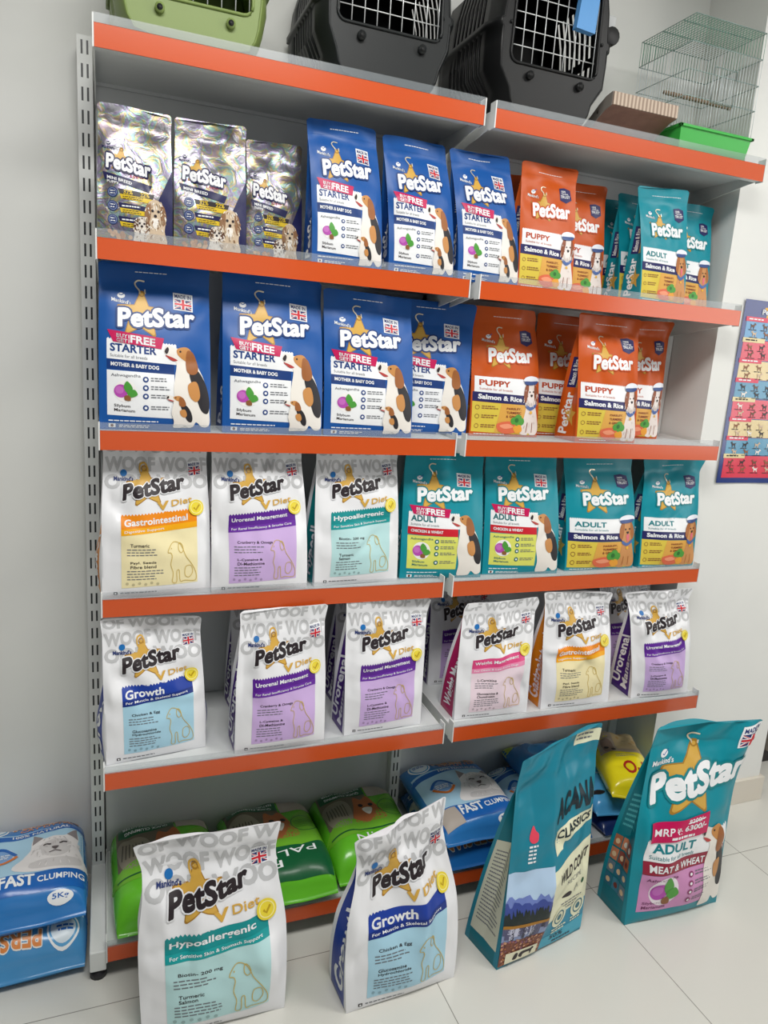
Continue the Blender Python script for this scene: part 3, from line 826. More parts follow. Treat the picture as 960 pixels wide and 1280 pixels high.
silver(.085, .05, (-.077,.286), (.079,.285), .158, 'silver holographic pouch with two shaggy dogs, leftmost on the upper shelf against the post', 11)
silver(.248, .05, (-.080,.282), (.081,.287), .163, 'silver holographic pouch in the middle of the three silver ones', 12)
silver(.412, .12, (-.071,.282), (.067,.284), .138, 'silver holographic pouch set back beside the first small blue pouch', 13)
G2 = 'small blue pouches on the upper shelf'
def starter(x, y, z, W, d, tl, tr, label, group, seed, yaw=0, **kw):
    def gt(G):
        gusset_text(G, 'PetStar', WHITE, .55, .95, .3, .8); G.part('side_panel'); G.rect(.25, .30, .85, .5, M('#16407f', .36), 1); G.lines(.3, .33, .8, 8, .018, .006, WHITE, 2, seed); G.flush()
    pouch('pet_food_pouch', x, y, z, yaw, W, d, tl, tr, BLUE, M('#1a468c', .34), lambda A: hound_bag(A, 'STARTER', 'MOTHER & BABY DOG', BLUE_D, WHITE, M('#1c3f80', .36), BLUE_D, seed=seed), label, group, seed, gt=gt, **kw)
starter(.577, .04, B_Z, .180, .085, (-.105,.335), (.070,.335), 'small blue pouch with hound picture, first of three, beside the silver pouches', G2, 21, pinch=.01)
starter(.776, .04, B_Z, .180, .085, (-.113,.327), (.061,.329), 'small blue pouch with hound picture, middle one of three on the upper shelf', G2, 22, pinch=.01)
starter(.970, .04, B_Z, .180, .085, (-.125,.324), (.050,.328), 'small blue pouch with hound picture, third of three, next to the orange pouches', G2, 23, pinch=.01)
G3 = 'large blue pouches on the second shelf'
starter(.128, .03, C_Z, .249, .11, (-.122,.375), (.123,.380), 'large blue pouch with hound picture, leftmost below the silver pouches', G3, 31, pinch=.01)
starter(.405, .03, C_Z, .249, .11, (-.123,.381), (.123,.377), 'large blue pouch with hound picture, second from the left end of its shelf', G3, 32, pinch=.01)
starter(.656, .03, C_Z, .243, .09, (-.127,.364), (.117,.358), 'large blue pouch with hound picture overlapping the half hidden blue one', G3, 33, pinch=.015)
starter(.866, .135, C_Z, .240, .09, (-.125,.368), (.135,.366), 'large blue pouch half hidden, its brand name cut off by its neighbour', G3, 34, pinch=.02, seal=.84, yaw=-9)
def fish(x, y, z, W, d, tl, tr, kind, label, group, seed, yaw=0, **kw):
    main = ORB if kind == 'puppy' else TEAL
    if z == B_Z: kw.setdefault('bulge', .006)
    gus = M('#cf5a1a', .34) if kind == 'puppy' else M('#0f8797', .34)
    def gt(G):
        gusset_text(G, 'PetStar', WHITE, .62, .95, .15, .55)
        G.part('side_panel', 'dark violet and yellow strip'); G.rect(.15, .34, .5, .58, NAVY, 1); G.rect(.5, .34, .9, .58, YEL, 1); G.text('Salmon & Rice', .22, .36, .42, .56, WHITE, 2, .03, rot=90); G.lines(.55, .37, .85, 8, .024, .006, BROWN, 2, seed); G.flush()
        G.part('side_star'); G.poly([(.6+.35*math.sin(t*math.pi/5)*(1 if t % 2 == 0 else .45), .80-.1*math.cos(t*math.pi/5)*(1 if t % 2 == 0 else .45)) for t in range(10)], GOLD, 1); G.flush()
    pouch('pet_food_pouch', x, y, z, yaw, W, d, tl, tr, main, gus, lambda A: fish_bag(A, 'PUPPY' if kind == 'puppy' else 'ADULT', M('#c24a12', .36) if kind == 'puppy' else TEALD, kind != 'puppy', M('#b5431c', .36) if kind == 'puppy' else M('#127f88', .36), seed=seed), label, group, seed, gt=gt, **kw)
G4 = 'small orange pouches on the upper shelf'
fish(1.147, .04, B_Z, .174, .085, (-.088,.327), (.095,.330), 'puppy', 'small orange pouch with capped dog, in front on the upper shelf', G4, 41)
fish(1.308, .125, B_Z, .178, .07, (-.086,.319), (.088,.319), 'puppy', 'small orange pouch partly hidden to the right behind the front orange pouch', G4, 42)
fish(1.190, .215, B_Z, .170, .07, (-.088,.335), (.083,.338), 'puppy', 'small orange pouch at the back, only a sliver beside the third blue pouch', G4, 43)
G5 = 'small teal pouches on the upper shelf'
fish(1.535, .212, B_Z, .165, .075, (-.085,.311), (.075,.315), 'adult', 'small teal pouch deepest in the row, seen as a dark edge', G5, 44)
fish(1.540, .124, B_Z, .170, .075, (-.103,.311), (.075,.314), 'adult', 'small teal pouch standing right behind the front teal pouch', G5, 45)
fish(1.542, .03, B_Z, .164, .085, (-.103,.317), (.077,.325), 'adult', 'small teal pouch with capped golden dog, in front on the upper shelf', G5, 46)
fish(1.712, .125, B_Z, .178, .085, (-.09,.316), (.108,.319), 'adult', 'small teal pouch half covered, at the right end of the upper shelf', G5, 47)
G6 = 'large orange pouches on the second shelf'
fish(1.110, .118, C_Z, .228, .10, (-.110,.366), (.104,.367), 'puppy', 'large orange pouch with capped dog, next to the blue pouches', G6, 51, corner=.02)
fish(1.352, .18, C_Z, .212, .09, (-.105,.369), (.101,.367), 'puppy', 'large orange pouch hidden behind between two front orange pouches', G6, 52)
fish(1.406, .03, C_Z, .214, .105, (-.108,.369), (.113,.365), 'puppy', 'large orange pouch with crinkled top and visible lettered side', G6, 53, wr=.004)
fish(1.622, .17, C_Z, .196, .09, (-.07,.370), (.147,.380), 'puppy', 'large orange pouch at the right end of its shelf, half covered', G6, 54, wr=.004, pinch=.06)
G7 = 'white pouches on the third shelf'
def diet(x, y, z, yaw, W, d, tl, tr, key, label, group, seed, name='pet_food_pouch', side=None, **kw):
    gus = M(DIET[key][5], .34)
    t = side or DIET[key][0]
    def gt(G):
        if t == 'Urorenal Management':
            G.part('side_lettering', 'white lettering running up the side'); G.text('Urorenal', .12, .45, .42, .93, WHITE, 1, .03, rot=90); G.text('Management', .50, .30, .86, .95, WHITE, 1, .03, rot=90); G.flush()
        else: gusset_text(G, t, WHITE, .25 if len(t) > 8 else .42, .94, .28, .8)
    kw.setdefault('wr', .0050); kw.setdefault('bulge', .022)
    return pouch(name, x, y, z, yaw, W, d, tl, tr, BAGW, gus, lambda A: diet_bag(A, key, seed=seed), label, group, seed, gt=gt, **kw)
diet(.131, .016, D_Z, 2.7, .254, .11, (-.120,.372), (.124,.372), 'gastro', 'white pouch with orange and yellow band on the left end of the third shelf', G7, 61, gbulge=.024)
diet(.382, .012, D_Z, 1.2, .247, .11, (-.122,.372), (.112,.372), 'uro', 'white pouch with violet band between the orange-banded and green-banded pouches', G7, 62)
diet(.649, .030, D_Z, 4.5, .245, .11, (-.116,.370), (.130,.370), 'hypo', 'white pouch with sea green band beside the teal pouches', G7, 63)
G8 = 'teal pouches on the third shelf'
def teal_hound(x, y, yaw, W, tl, tr, label, seed, **kw):
    def gt(G):
        gusset_text(G, 'PetStar', WHITE, .55, .95, .3, .8)
    pouch('pet_food_pouch', x, y, D_Z, yaw, W, .10, tl, tr, TEAL, M('#0f8797', .34), lambda A: hound_bag(A, 'ADULT', 'CHICKEN & WHEAT', RED, YEL2, M('#12686e', .36), TEALD, puppy=False, seed=seed), label, G8, seed, gt=gt, **kw)
teal_hound(.907, .042, -5, .247, (-.116,.352), (.119,.355), 'teal pouch with hound and red band, left one of the two with stickers', 64, pinch=.01)
teal_hound(1.169, .042, -5, .247, (-.121,.352), (.107,.355), 'teal pouch with hound and red band, right one of the two with stickers', 65, pinch=.01)
fish(1.460, .047, D_Z, .258, .10, (-.146,.352), (.118,.354), 'adult', 'teal pouch with capped golden dog beside the red-banded teal pouch', G8, 66)
fish(1.720, .042, D_Z, .224, .10, (-.115,.350), (.150,.354), 'adult', 'teal pouch with capped golden dog at the right end of the third shelf', G8, 67, pinch=.10, wr=.004)
G9 = 'white pouches on the fourth shelf'
diet(.128, -.027, E_Z, 7.3, .242, .11, (-.124,.357), (.118,.342), 'growth', 'white pouch with royal blue band alone at the left end of the fourth shelf', G9, 71, wr=.0065, twist=-.05, gbulge=.026)
diet(.432, -.067, E_Z, .2, .236, .11, (-.105,.362), (.127,.372), 'uro', 'white pouch with violet band, first of the violet ones, beside the blue-banded pouch', G9, 72, pinch=.05)
diet(.458, .16, E_Z, 3, .236, .10, (-.118,.335), (.118,.338), 'uro', 'white pouch with violet side hidden behind the first violet-banded pouch', G9, 73)
diet(.728, -.042, E_Z, 2.8, .232, .11, (-.112,.375), (.150,.356), 'uro', 'white pouch with violet band standing just left of the shelf joint', G9, 74, pinch=.03)
diet(.752, .13, E_Z, 1, .232, .10, (-.112,.350), (.120,.350), 'uro', 'white pouch whose dark edge shows behind the second violet-banded pouch', G9, 75)
diet(1.075, .185, E_Z, -2, .215, .08, (-.108,.345), (.105,.345), 'uro', 'white pouch with violet band in the shade at the back, left of the pink one', G9, 76)
diet(1.070, -.042, E_Z, -1.8, .240, .11, (-.092,.333), (.160,.343), 'weight', 'white pouch with pink band and pink side', G9, 77, corner=.018, wr=.0065)
diet(1.364, -.044, E_Z, -1.1, .246, .11, (-.126,.360), (.131,.344), 'gastro', 'white pouch with orange and yellow band on the fourth shelf', G9, 78, pinch=.07, wr=.0065)
diet(1.690, .14, E_Z, -2, .206, .08, (-.113,.335), (.100,.335), 'uro', 'white pouch with violet band at the back, right of the orange-banded pouch', G9, 79)
diet(1.685, -.052, E_Z, -4, .216, .12, (-.138,.334), (.125,.345), 'uro', 'white pouch with pinched neck and violet lettered side at the right end', G9, 80, pinch=.10, wr=.007, bulge=.028)

# ------------------------------------------------------------------ big bags standing on the floor
diet(.248, -.273, 0, -2, .337, .15, (-.190,.464), (.160,.480), 'hypo', 'big white bag with sea green band on the floor, nearest the shelf foot', 'big white bags on the floor', 91, name='pet_food_sack', wr=.009, bulge=.035, pinch=.09, belly=.03, seal=.84, ncre=9, ridges=((.30, .35, .62, -.012, .10, .1), (.12, .25, .55, .010, .10, .3)))
diet(.714, -.331, 0, 3.8, .310, .12, (-.152,.462), (.142,.490), 'growth', 'big white bag with royal blue band on the floor, leaning beside the landscape bag', 'big white bags on the floor', 92, name='pet_food_sack', wr=.009, bulge=.03, pinch=.12, belly=.05, seal=.84, twist=.18, ncre=9, ridges=((.66, .0, .75, .012, .09, -.05), (.82, .2, .5, -.010, .10, .1)))

def mountain(A):
    A.part('landscape_picture', 'printed photo of blue mountains, forest and a red marsh')
    rd = random.Random(5)
    a1 = .44
    A.rect(.0, .545, a1, .70, M('#b9d3ee', 0.36), 1)
    def ridge(y, amp, n, m, lay, bot, sd):
        r_ = random.Random(sd); pts = [(a1*i/n, y-r_.random()*amp) for i in range(n+1)]
        A.poly(pts+[(a1, bot), (0, bot)], m, lay)
    ridge(.685, .035, 14, M('#7083c4', 0.4), 2, .76, 1); ridge(.71, .03, 20, M('#3f4f97', 0.4), 3, .79, 2)
    ridge(.755, .045, 40, M('#27302f', 0.4), 4, .80, 3); A.rect(0, .785, a1, .80, M('#a9772c', 0.4), 5)
    A.rect(0, .80, a1, .875, M('#8f9cc2', 0.3), 3)
    for i in range(22):
        x = rd.random()*a1; w = .01+.02*rd.random(); A.rect(max(0, x-w), .80, min(a1, x+w), .82+.04*rd.random(), M(rd.choice(('#3b3a4e', '#5a5a78', '#c9cbe0')), 0.35), 5)
    A.rect(0, .865, a1, .985, M('#7b4a3c', 0.45), 4)
    for i in range(170):
        x = .01+rd.random()*(a1-.03); y = .862+.115*rd.random(); A.circ(x, y, .006+.008*rd.random(), M(rd.choice(('#a5654a', '#c08a66', '#5c3a34', '#8a5a7a', '#b9774a', '#d2a284')), 0.45), 5+i % 2, 6)
    A.part('dog_emblem', 'cream box with dark dog silhouettes')
    cr = M('#e6e3c6', 0.36)
    A.rect(.06, .925, .40, .978, cr, 8)
    A.blob([(.20,.955),(.23,.937),(.32,.937),(.34,.93),(.36,.94),(.345,.948),(.335,.966),(.325,.966),(.315,.952),(.25,.953),(.24,.967),(.225,.967)], INK, 9)
    A.blob([(.14,.966),(.15,.945),(.17,.935),(.19,.942),(.18,.966)], INK, 9)
def river_bag(A):
    cr = M('#e3e3c4', 0.34); tb = M('#2b87a5', 0.34)
    A.part('top_panel'); A.rect(.72, .022, 1.0, .082, cr, 1); A.lines(.75, .035, .97, 2, .02, .008, GREYT, 2, 3)
    A.part('flame_emblem', 'small red leaf flame with white lettering')
    A.blob([(.17,.40),(.185,.365),(.21,.345),(.235,.37),(.26,.385),(.25,.415),(.20,.42)], M('#e2495f', 0.36), 2); A.lines(.17, .43, .27, 5, .018, .009, WHITE, 2, 9)
    A.part('brand_lettering'); A.text('ACANA', .46, .265, .98, .37, M('#172a33', 0.36), 2, .05, -.04)
    A.part('class_label', 'cream label with dark lettering'); A.poly([(.47,.408),(.99,.378),(.99,.448),(.60,.475),(.585,.51),(.47,.515)], cr, 1); A.text('CLASSICS', .51, .418, .95, .460, M('#172a33', 0.36), 2, .032, -.058)
    A.part('recipe_panel')
    A.poly([(.44,.575),(.60,.555),(1.0,.52),(1.0,.82),(.44,.835)], cr, 1); A.text('WILD COAST', .52, .602, .97, .655, INK, 2, .032, -.08); A.text('RECIPE', .66, .665, .86, .685, GREYT, 2, .0, -.06)
    A.blob([(.62,.745),(.70,.725),(.74,.735),(.72,.75)], INK, 2); A.stroke([(.78,.74),(.80,.70),(.82,.73)], .01, GREYT, 2); A.circ(.90, .715, .025, M('#2e5a3a', 0.4), 2, 8)
    A.lines(.62, .775, .95, 3, .015, .006, GREYT, 2, 5)
    A.part('claim_panel', 'blue panel with round cream badges')
    A.poly([(.44,.835),(1.0,.82),(1.0,.985),(.44,.985)], tb, 1)
    A.poly([(.44,.92),(1.0,.91),(1.0,.985),(.44,.985)], M('#3fa5bf', 0.34), 2)
    for x in (.62, .88): A.circ(x, .838, .095, cr, 3); A.ring(x, .838, .06, .012, M('#3a6d7a', 0.36), 4); A.circ(x, .838, .03, M('#3a6d7a', 0.36), 4, 10)
    A.lines(.55, .893, .75, 2, .014, .007, cr, 3, 6); A.lines(.8, .885, .97, 2, .014, .007, cr, 3, 7)
    A.text('50%', .55, .925, .72, .95, M('#1d3d52', 0.36), 3, .02); A.lines(.6, .962, .9, 1, .012, .01, M('#1d3d52', 0.36), 3, 8)
    mountain(A)
    A.flush()
def river_side(G):
    cr = M('#cfd0bb', 0.36)
    G.part('side_panel', 'cream fact panel'); G.rect(.10, .45, .90, .93, cr, 1); G.lines(.18, .50, .84, 20, .019, .007, GREYT, 2, 4); G.circ(.65, .475, .05, INK, 3, 10)
    G.part('side_lettering'); G.text('CLASSICS', .62, .28, .82, .42, cr, 1, .03, rot=90); G.flush()
pouch('pet_food_sack', 1.147, -.306, 0, 10.6, .318, .14, (-.087,.578), (.215,.622), M('#1f7f95', .34), M('#0f6f7d', .36), river_bag, 'big teal and cream bag with mountain landscape on the floor', None, 93, gt=river_side, wr=.009, bulge=.022, pinch=.0, seal=.86, twist=.0, skewp=1.1, ncre=9, ridges=((.42, .12, .85, .020, .16, .0), (.2, .2, .4, -.012, .10, .2), (.58, .05, .35, -.008, .09, .3)))

def price_bag(A):
    star(A, .45, .275, .31, .05, .5)
    maker(A, .05, .125, .28, .195, WHITE, .0)
    flag_badge(A, .82, .03, 1.0, .135, skew=-.14)
    A.part('brand_lettering'); A.text('PetStar', .09, .245, .975, .375, WHITE, 6, .05, -.10, out=(TEALD, .07))
    A.part('title_band'); scallop(A, .08, .95, .535, .645, WHITE, 1, 24, .005, .0)
    A.text('ADULT', .14, .555, .56, .60, M('#12808a', .36), 2, .035, .02); A.text('Suitable for all breeds', .12, .612, .56, .632, M('#12808a', .36), 2, .0, .02)
    A.part('offer_sticker', 'magenta price sticker')
    A.poly([(.10,.455),(.66,.43),(.66,.535),(.10,.55)], MAG, 7)
    A.text('MRP', .13, .483, .30, .517, WHITE, 8, .018, -.03); A.text('₹:', .32, .48, .37, .512, WHITE, 8, .02)
    A.text('8200/-', .43, .447, .60, .467, WHITE, 8, .02, -.02); A.text('6300/-', .40, .475, .63, .503, WHITE, 8, .035, -.02); A.lines(.28, .522, .52, 1, .01, .012, WHITE, 8, 2)
    A.stroke([(.42,.463),(.61,.452)], .008, WHITE, 9)
    A.part('flavour_band'); A.rect(.08, .645, .95, .71, M('#93203a', .36), 2, .0); A.text('MEAT & WHEAT', .13, .660, .70, .696, WHITE, 3, .028, .01)
    A.part('ingredient_panel'); A.rect(.08, .712, .82, .925, M('#cf8fbf', .36), 1)
    A.text('Ashwagandha', .12, .73, .42, .752, M('#6d2c5a', .38), 2, .01); A.text('Silybum', .12, .868, .28, .886, M('#6d2c5a', .38), 2, .01); A.text('Marianum', .12, .892, .34, .91, M('#6d2c5a', .38), 2, .01)
    A.circ(.30, .81, .14, M('#f0e6ee', 0.36), 2); thistle(A, .25, .81, .08)
    icon_list(A, .56, (.745, .79, .835, .885), M('#8f3a6a', .38), .80, 4)
    beagle(A, (.62, .50, 1.0, .965), False)
    A.flush()
def price_side(G):
    G.part('side_panel', 'grid of small printed pictures on the side')
    rd = random.Random(8)
    for i in range(4):
        for j in range(3):
            G.rect(.12+.26*j, .60+.075*i, .35+.26*j, .665+.075*i, M(('#b06a4a', '#c97f5c', '#8d4a3e')[(i+j) % 3] if i < 2 else ('#2f6f86', '#3d7f96', '#6d7f8c')[(i+j) % 3], .4), 1)
            G.circ(.235+.26*j, .635+.075*i, .07, M(rd.choice(('#e3c39a', '#d7d2c4', '#7c3a30')), .4), 2, 10)
    G.part('side_lettering'); G.lines(.2, .36, .85, 7, .028, .012, M('#4fb3ba', .36), 1, 3); G.flush()
pouch('pet_food_sack', 1.619, -.305, 0, -.7, .352, .13, (-.110,.603), (.290,.592), TEAL, M('#0d7480', .36), price_bag, 'big teal bag with magenta price sticker on the floor at the right', None, 94, gt=price_side, wr=.009, bulge=.042, pinch=.02, seal=.90, twist=.05, topwave=.03, skewp=2.5, ncre=9)

# ------------------------------------------------------------------ lying litter bags
class Pillow:
    """lying filled bag: local x across, y from front (b=1) to back (b=0), z up, origin under its middle"""
    def __init__(s, W, L, T, seed, wr=.004):
        s.W, s.L, s.T = W, L, T; s.film = Film(seed, wr, W, L, 6)
    def top0(s, a, b_):
        u = 2*a-1; v = 1-2*b_
        uu = np.clip(np.abs(u), 0, 1); vv = np.clip(np.abs(v), 0, 1)
        h = (1-uu**4.5)**.5*np.clip(1-(vv/.95)**6, 0, 1)**.5
        x = u*s.W/2*(1-.06*vv**4); y = v*s.L/2
        z = s.T*(.42-.20*vv**6+.58*h)+s.film(x, y)*np.clip(h*2, .3, 1)+s.film(x, y)*.5
        z = np.maximum(z, .003)
        return np.stack([x, y, z], -1)
    def top(s, a, b_, off=0.0):
        P = s.top0(a, b_)
        e = .004
        pa = s.top0(a+e, b_)-s.top0(a-e, b_); pb = s.top0(a, b_+e)-s.top0(a, b_-e)
        n = np.cross(pb, pa); n /= np.linalg.norm(n, axis=-1, keepdims=True)+1e-12
        n *= np.where(n[:, 2:3] < 0, -1, 1)
        return P+n*off
    def build(s, root, m, m2=None, name='bag_body'):
        nu, nv = 34, 44
        tu = np.linspace(-1, 1, nu+1); ga = (np.sign(tu)*(1-(1-np.abs(tu))**1.4)+1)/2
        tv = np.linspace(-1, 1, nv+1); gb = (np.sign(tv)*(1-(1-np.abs(tv))**1.25)+1)/2
        Aa, Bb = np.meshgrid(ga, gb); V = s.top0(Aa.ravel(), Bb.ravel())
        V2 = V.copy(); u = 2*Aa.ravel()-1; v = 1-2*Bb.ravel()
        h = (1-np.abs(u)**4)**.5*np.clip(1-(np.abs(v)/.95)**6, 0, 1)**.5
        V2[:, 2] = np.minimum(np.maximum((s.T*(.42-.20*np.abs(v)**6))*(1-np.clip(h*1.6, 0, 1)), 0), V[:, 2]-.0012)
        n = len(V); F = []; w = nu+1
        for j in range(nv):
            for i in range(nu):
                q = (j*w+i, (j+1)*w+i, (j+1)*w+i+1, j*w+i+1); F.append(q); F.append(tuple(n+k for k in q[::-1]))
        ringi = [i for i in range(nu)]+[j*w+nu for j in range(nv)]+[nv*w+nu-i for i in range(nu)]+[(nv-j)*w for j in range(nv)]
        for k in range(len(ringi)):
            a, b_ = ringi[k], ringi[(k+1) % len(ringi)]; F.append((a, b_, n+b_, n+a))
        me = bpy.data.meshes.new(name); me.from_pydata(np.concatenate([V, V2]).tolist(), [], F); me.materials.append(m)
        me.polygons.foreach_set('use_smooth', [True]*len(F)); me.update(); me.set_sharp_from_angle(angle=math.radians(60))
        o = bpy.data.objects.new(name, me); COL.objects.link(o); o.parent = root
        return o
def lying(name, x, y, z, yaw, W, L, T, m, art, label, group, seed, flip=False, tilt=0.0, cat='cat litter bag', wr=.004):
    root = tag(empty(name, (x, y, z+.001), math.radians(yaw)), label, cat, group)
    root.rotation_euler[0] = tilt
    P = Pillow(W, L, T, seed, wr); P.build(root, m)
    surf = (lambda a, b_, off: P.top(1-a, 1-b_, off)) if flip else P.top
    A = Art(surf, W, L, root); art(A); A.flush()
    return root
LB = M('#5fa4d4', .25, 0, .2); LB2 = M('#a9cfe6', .28, 0, .2); SB = M('#1b62b3', .28, 0, .2); PERS = M('#e08a4a', .32)
FUR = M('#cfcbcb', .45); FUR2 = M('#8e8688', .45); FUR3 = M('#e6e2e2', .45)
def blue_litter(A):
    A.box = (0, .03, 1, 1.10)
    A.part('front_print'); A.poly([(.03,.22),(.3,.2),(.6,.19),(.97,.22),(.97,.66),(.03,.70)], LB2, 1)
    A.part('brand_lettering', 'orange lettering with pale rim'); A.text('PERSIAN', .36, .045, .94, .125, PERS, 3, .03, out=(M('#e8e6df', .32), .05)); A.text('CAT LITTER', .42, .14, .90, .175, PERS, 3, .02)
    A.part('maker_mark', 'round badge'); A.circ(.19, .115, .13, WHITE, 2, 24); A.circ(.19, .115, .115, LB, 3, 24); A.circ(.19, .115, .10, M('#d7e2ea', .3), 4, 24); A.text('intersand', .11, .10, .27, .125, SB, 5, .01) if False else A.lines(.11, .095, .27, 2, .022, .012, SB, 5, 1)
    A.part('claim_band'); A.poly([(0,.25),(.3,.215),(.6,.20),(1.0,.21),(1.0,.265),(.6,.255),(.3,.27),(.0,.31)], SB, 2); A.text('100% NATURAL', .36, .218, .86, .248, WHITE, 3, .025)
    A.part('cat_picture', 'printed picture of a long-haired white cat')
    A.blob([(.40,.64),(.46,.50),(.52,.42),(.53,.34),(.56,.28),(.63,.33),(.72,.32),(.82,.33),(.90,.28),(.93,.35),(.92,.44),(.96,.55),(.96,.645)], FUR3, 3)
    A.poly([(.535,.37),(.545,.27),(.63,.325)], FUR2, 4); A.poly([(.925,.37),(.915,.27),(.83,.325)], FUR2, 4)
    A.blob([(.60,.40),(.73,.36),(.86,.40),(.84,.50),(.74,.54),(.63,.50)], FUR, 4)
    fur(A, ((.73,.36,.14,.03),(.60,.44,.06,.06),(.87,.44,.06,.06),(.73,.55,.22,.05)), (FUR, FUR3, M('#bdb7b6', .45)), 80, 5, 5, .05, .008)
    A.stroke([(.63,.408),(.66,.402),(.695,.415)], .016, M('#4a4446', .4), 8); A.stroke([(.765,.415),(.80,.402),(.83,.408)], .016, M('#4a4446', .4), 8); A.blob([(.70,.445),(.76,.445),(.73,.475)], M('#5d5456', .4), 8); A.stroke([(.68,.50),(.73,.485),(.78,.50)], .010, M('#5d5456', .4), 8)
    A.blob([(.55,.56),(.73,.55),(.92,.56),(.93,.62),(.73,.635),(.52,.62)], FUR, 4)
    A.part('swirl_badge', 'round badge with orange swirl'); A.circ(.27, .44, .125, WHITE, 3); A.circ(.27, .44, .105, M('#7ea6d8', .3), 4); A.stroke([(.14+.26*i/14, .44-.085*math.sin(math.pi*i/14)) for i in range(15)], .035, SB, 5); A.stroke([(.15+.26*i/14, .45+.08*math.sin(math.pi*i/14)) for i in range(15)], .03, M('#d9772f', .32), 5); A.lines(.19, .42, .35, 3, .02, .01, WHITE, 6, 2)
    A.part('title_band'); A.poly([(.0,.69),(1.0,.645),(1.0,.80),(.0,.83)], SB, 2); A.text('FAST', .28, .685, .56, .775, WHITE, 3, .035, -.04); A.text('CLUMPING', .585, .70, .97, .752, WHITE, 3, .02, -.04)
    A.part('litter_window', 'grey granule picture'); A.poly([(.03,.70),(.24,.69),(.28,.83),(.05,.85)], GREYF, 3)
    A.part('weight_mark'); A.circ(.78, .845, .11, WHITE, 3, 20, .026); A.text('5Kg', .71, .833, .85, .857, SB, 4, .02)
def green_litter(lower):
    def art(A):
        GD = M('#155a35', .3, 0, .2); GL = M('#6fb02e', .3, 0, .2)
        A.part('cat_picture', 'printed picture of tabby and ginger cats'); A.rect(.06, .07, .62, .60, M('#6a6152', .45), 1)
        A.blob([(.08,.32),(.2,.26),(.34,.30),(.38,.45),(.30,.60),(.12,.60),(.07,.45)], M('#8d8676', .45), 2)
        for i in range(7): A.stroke([(.12+.03*i, .34+.01*(i % 2)), (.10+.035*i, .50)], .010, M('#4d473d', .45), 3)
        A.blob([(.38,.58),(.42,.38),(.46,.26),(.54,.30),(.62,.26),(.68,.40),(.72,.60)], M('#b0673c', .45), 2); A.circ(.50, .39, .03, INK, 4, 8); A.circ(.62, .39, .03, INK, 4, 8); A.blob([(.50,.44),(.56,.42),(.62,.44),(.56,.52)], PAW, 3)
        A.part('litter_window', 'grey rounded window'); A.poly(smooth([(.64,.06),(.66,.04),(.93,.04),(.95,.06),(.95,.25),(.93,.27),(.66,.27),(.64,.25)], 3), GREYF, 3)
        A.part('hill_panel'); A.poly(smooth([(.05,.62),(.3,.52),(.55,.60),(.75,.34),(.96,.30),(.97,.70),(.5,.72),(.04,.74)], 4), GL, 2)
        for i in range(5): A.stroke([(.72, .42+.02*i), (.92, .41+.02*i)], .005, GD, 3)
        A.ring(.82, .45, .13, .008, GD, 3)
        A.part('claim_band'); A.rect(.08, .10, .62, .24, GD, 3, -.02); A.text('QUICK CLUMPING', .14, .18, .56, .215, WHITE, 4, .015, rot=180); A.text('NATURAL CAT LITTER', .12, .125, .58, .16, WHITE, 4, .015, rot=180)
        A.part('maker_mark'); A.circ(.20, .075, .11, PAW, 4, 16, .022); A.text('COZZIER' if False else 'Cat', .15, .067, .25, .085, GD, 5, .01, rot=180) if False else A.lines(.12, .068, .28, 1, .02, .012, GD, 5, 3)
        A.part('brand_lettering')
        if lower:
            A.poly([(.03,.76),(.35,.68),(.7,.70),(.97,.64),(.97,.93),(.03,.95)], GD, 3)
            A.text('PALI', .40, .74, .84, .80, WHITE, 4, .0, -.1, rot=180); A.text('Pl', .28, .83, .46, .885, WHITE, 4, .0, -.1, rot=180)
        else:
            A.stroke([(.05,.70),(.3,.68),(.5,.715),(.75,.70),(.95,.66)], .02, GD, 4); A.text('Ni', .30, .75, .48, .83, WHITE, 4, .0)
    return art
GRN = M('#62b82a', .25, 0, .3)
GG = 'green cat litter bags on the bottom shelf'
lying('cat_litter_bag', .158, .105, F_Z, 1.5, .285, .375, .115, GRN, green_litter(False), 'bright green litter bag at the left end of the bottom shelf', GG, 101)
lying('cat_litter_bag', .468, .103, F_Z, 2, .288, .390, .115, GRN, green_litter(True), 'green litter bag with dark green front in the middle of the three green ones', GG, 102)
lying('cat_litter_bag', .752, .115, F_Z, 0, .275, .360, .115, GRN, green_litter(False), 'green litter bag next to the blue litter bags on the bottom shelf', GG, 103)
GB = 'blue cat litter bags'
BB = M('#2f79bf', .25, 0, .3)
lying('cat_litter_bag', 1.080, .105, F_Z, -1, .285, .385, .085, M('#1f66ad', .25, 0, .3), blue_litter, 'blue litter bag underneath another on the bottom shelf', GB, 111, flip=True)
lying('cat_litter_bag', 1.072, .100, F_Z+.088, 1, .285, .380, .085, BB, blue_litter, 'pale blue litter bag with cat picture lying on top on the bottom shelf', GB, 112)
lying('cat_litter_bag', 1.365, .112, F_Z, -3, .265, .360, .115, BB, blue_litter, 'blue litter bag behind the big landscape bag, beside the stacked pair', GB, 113)
lying('cat_litter_bag', -.198, .140, 0, 2, .300, .365, .125, M('#4a90c6', .25, 0, .3), blue_litter, 'blue litter bag lying upside down on the floor under another, left of the shelving', GB, 114, flip=True)
lying('cat_litter_bag', -.192, .160, .128, 3, .290, .350, .115, M('#2f79bf', .25, 0, .3), blue_litter, 'blue litter bag with cat picture on top of the floor stack left of the shelving', GB, 115)
def plain_blue(A):
    A.part('top_corner', 'lime green corner'); A.poly([(.0,.0),(.25,.0),(.10,.30),(.0,.4)], M('#a9b83a', .3), 1)
    A.part('front_print'); A.blob([(.35,.3),(.6,.2),(.85,.35),(.8,.7),(.5,.8),(.3,.6)], M('#2f86c4', .3), 1)
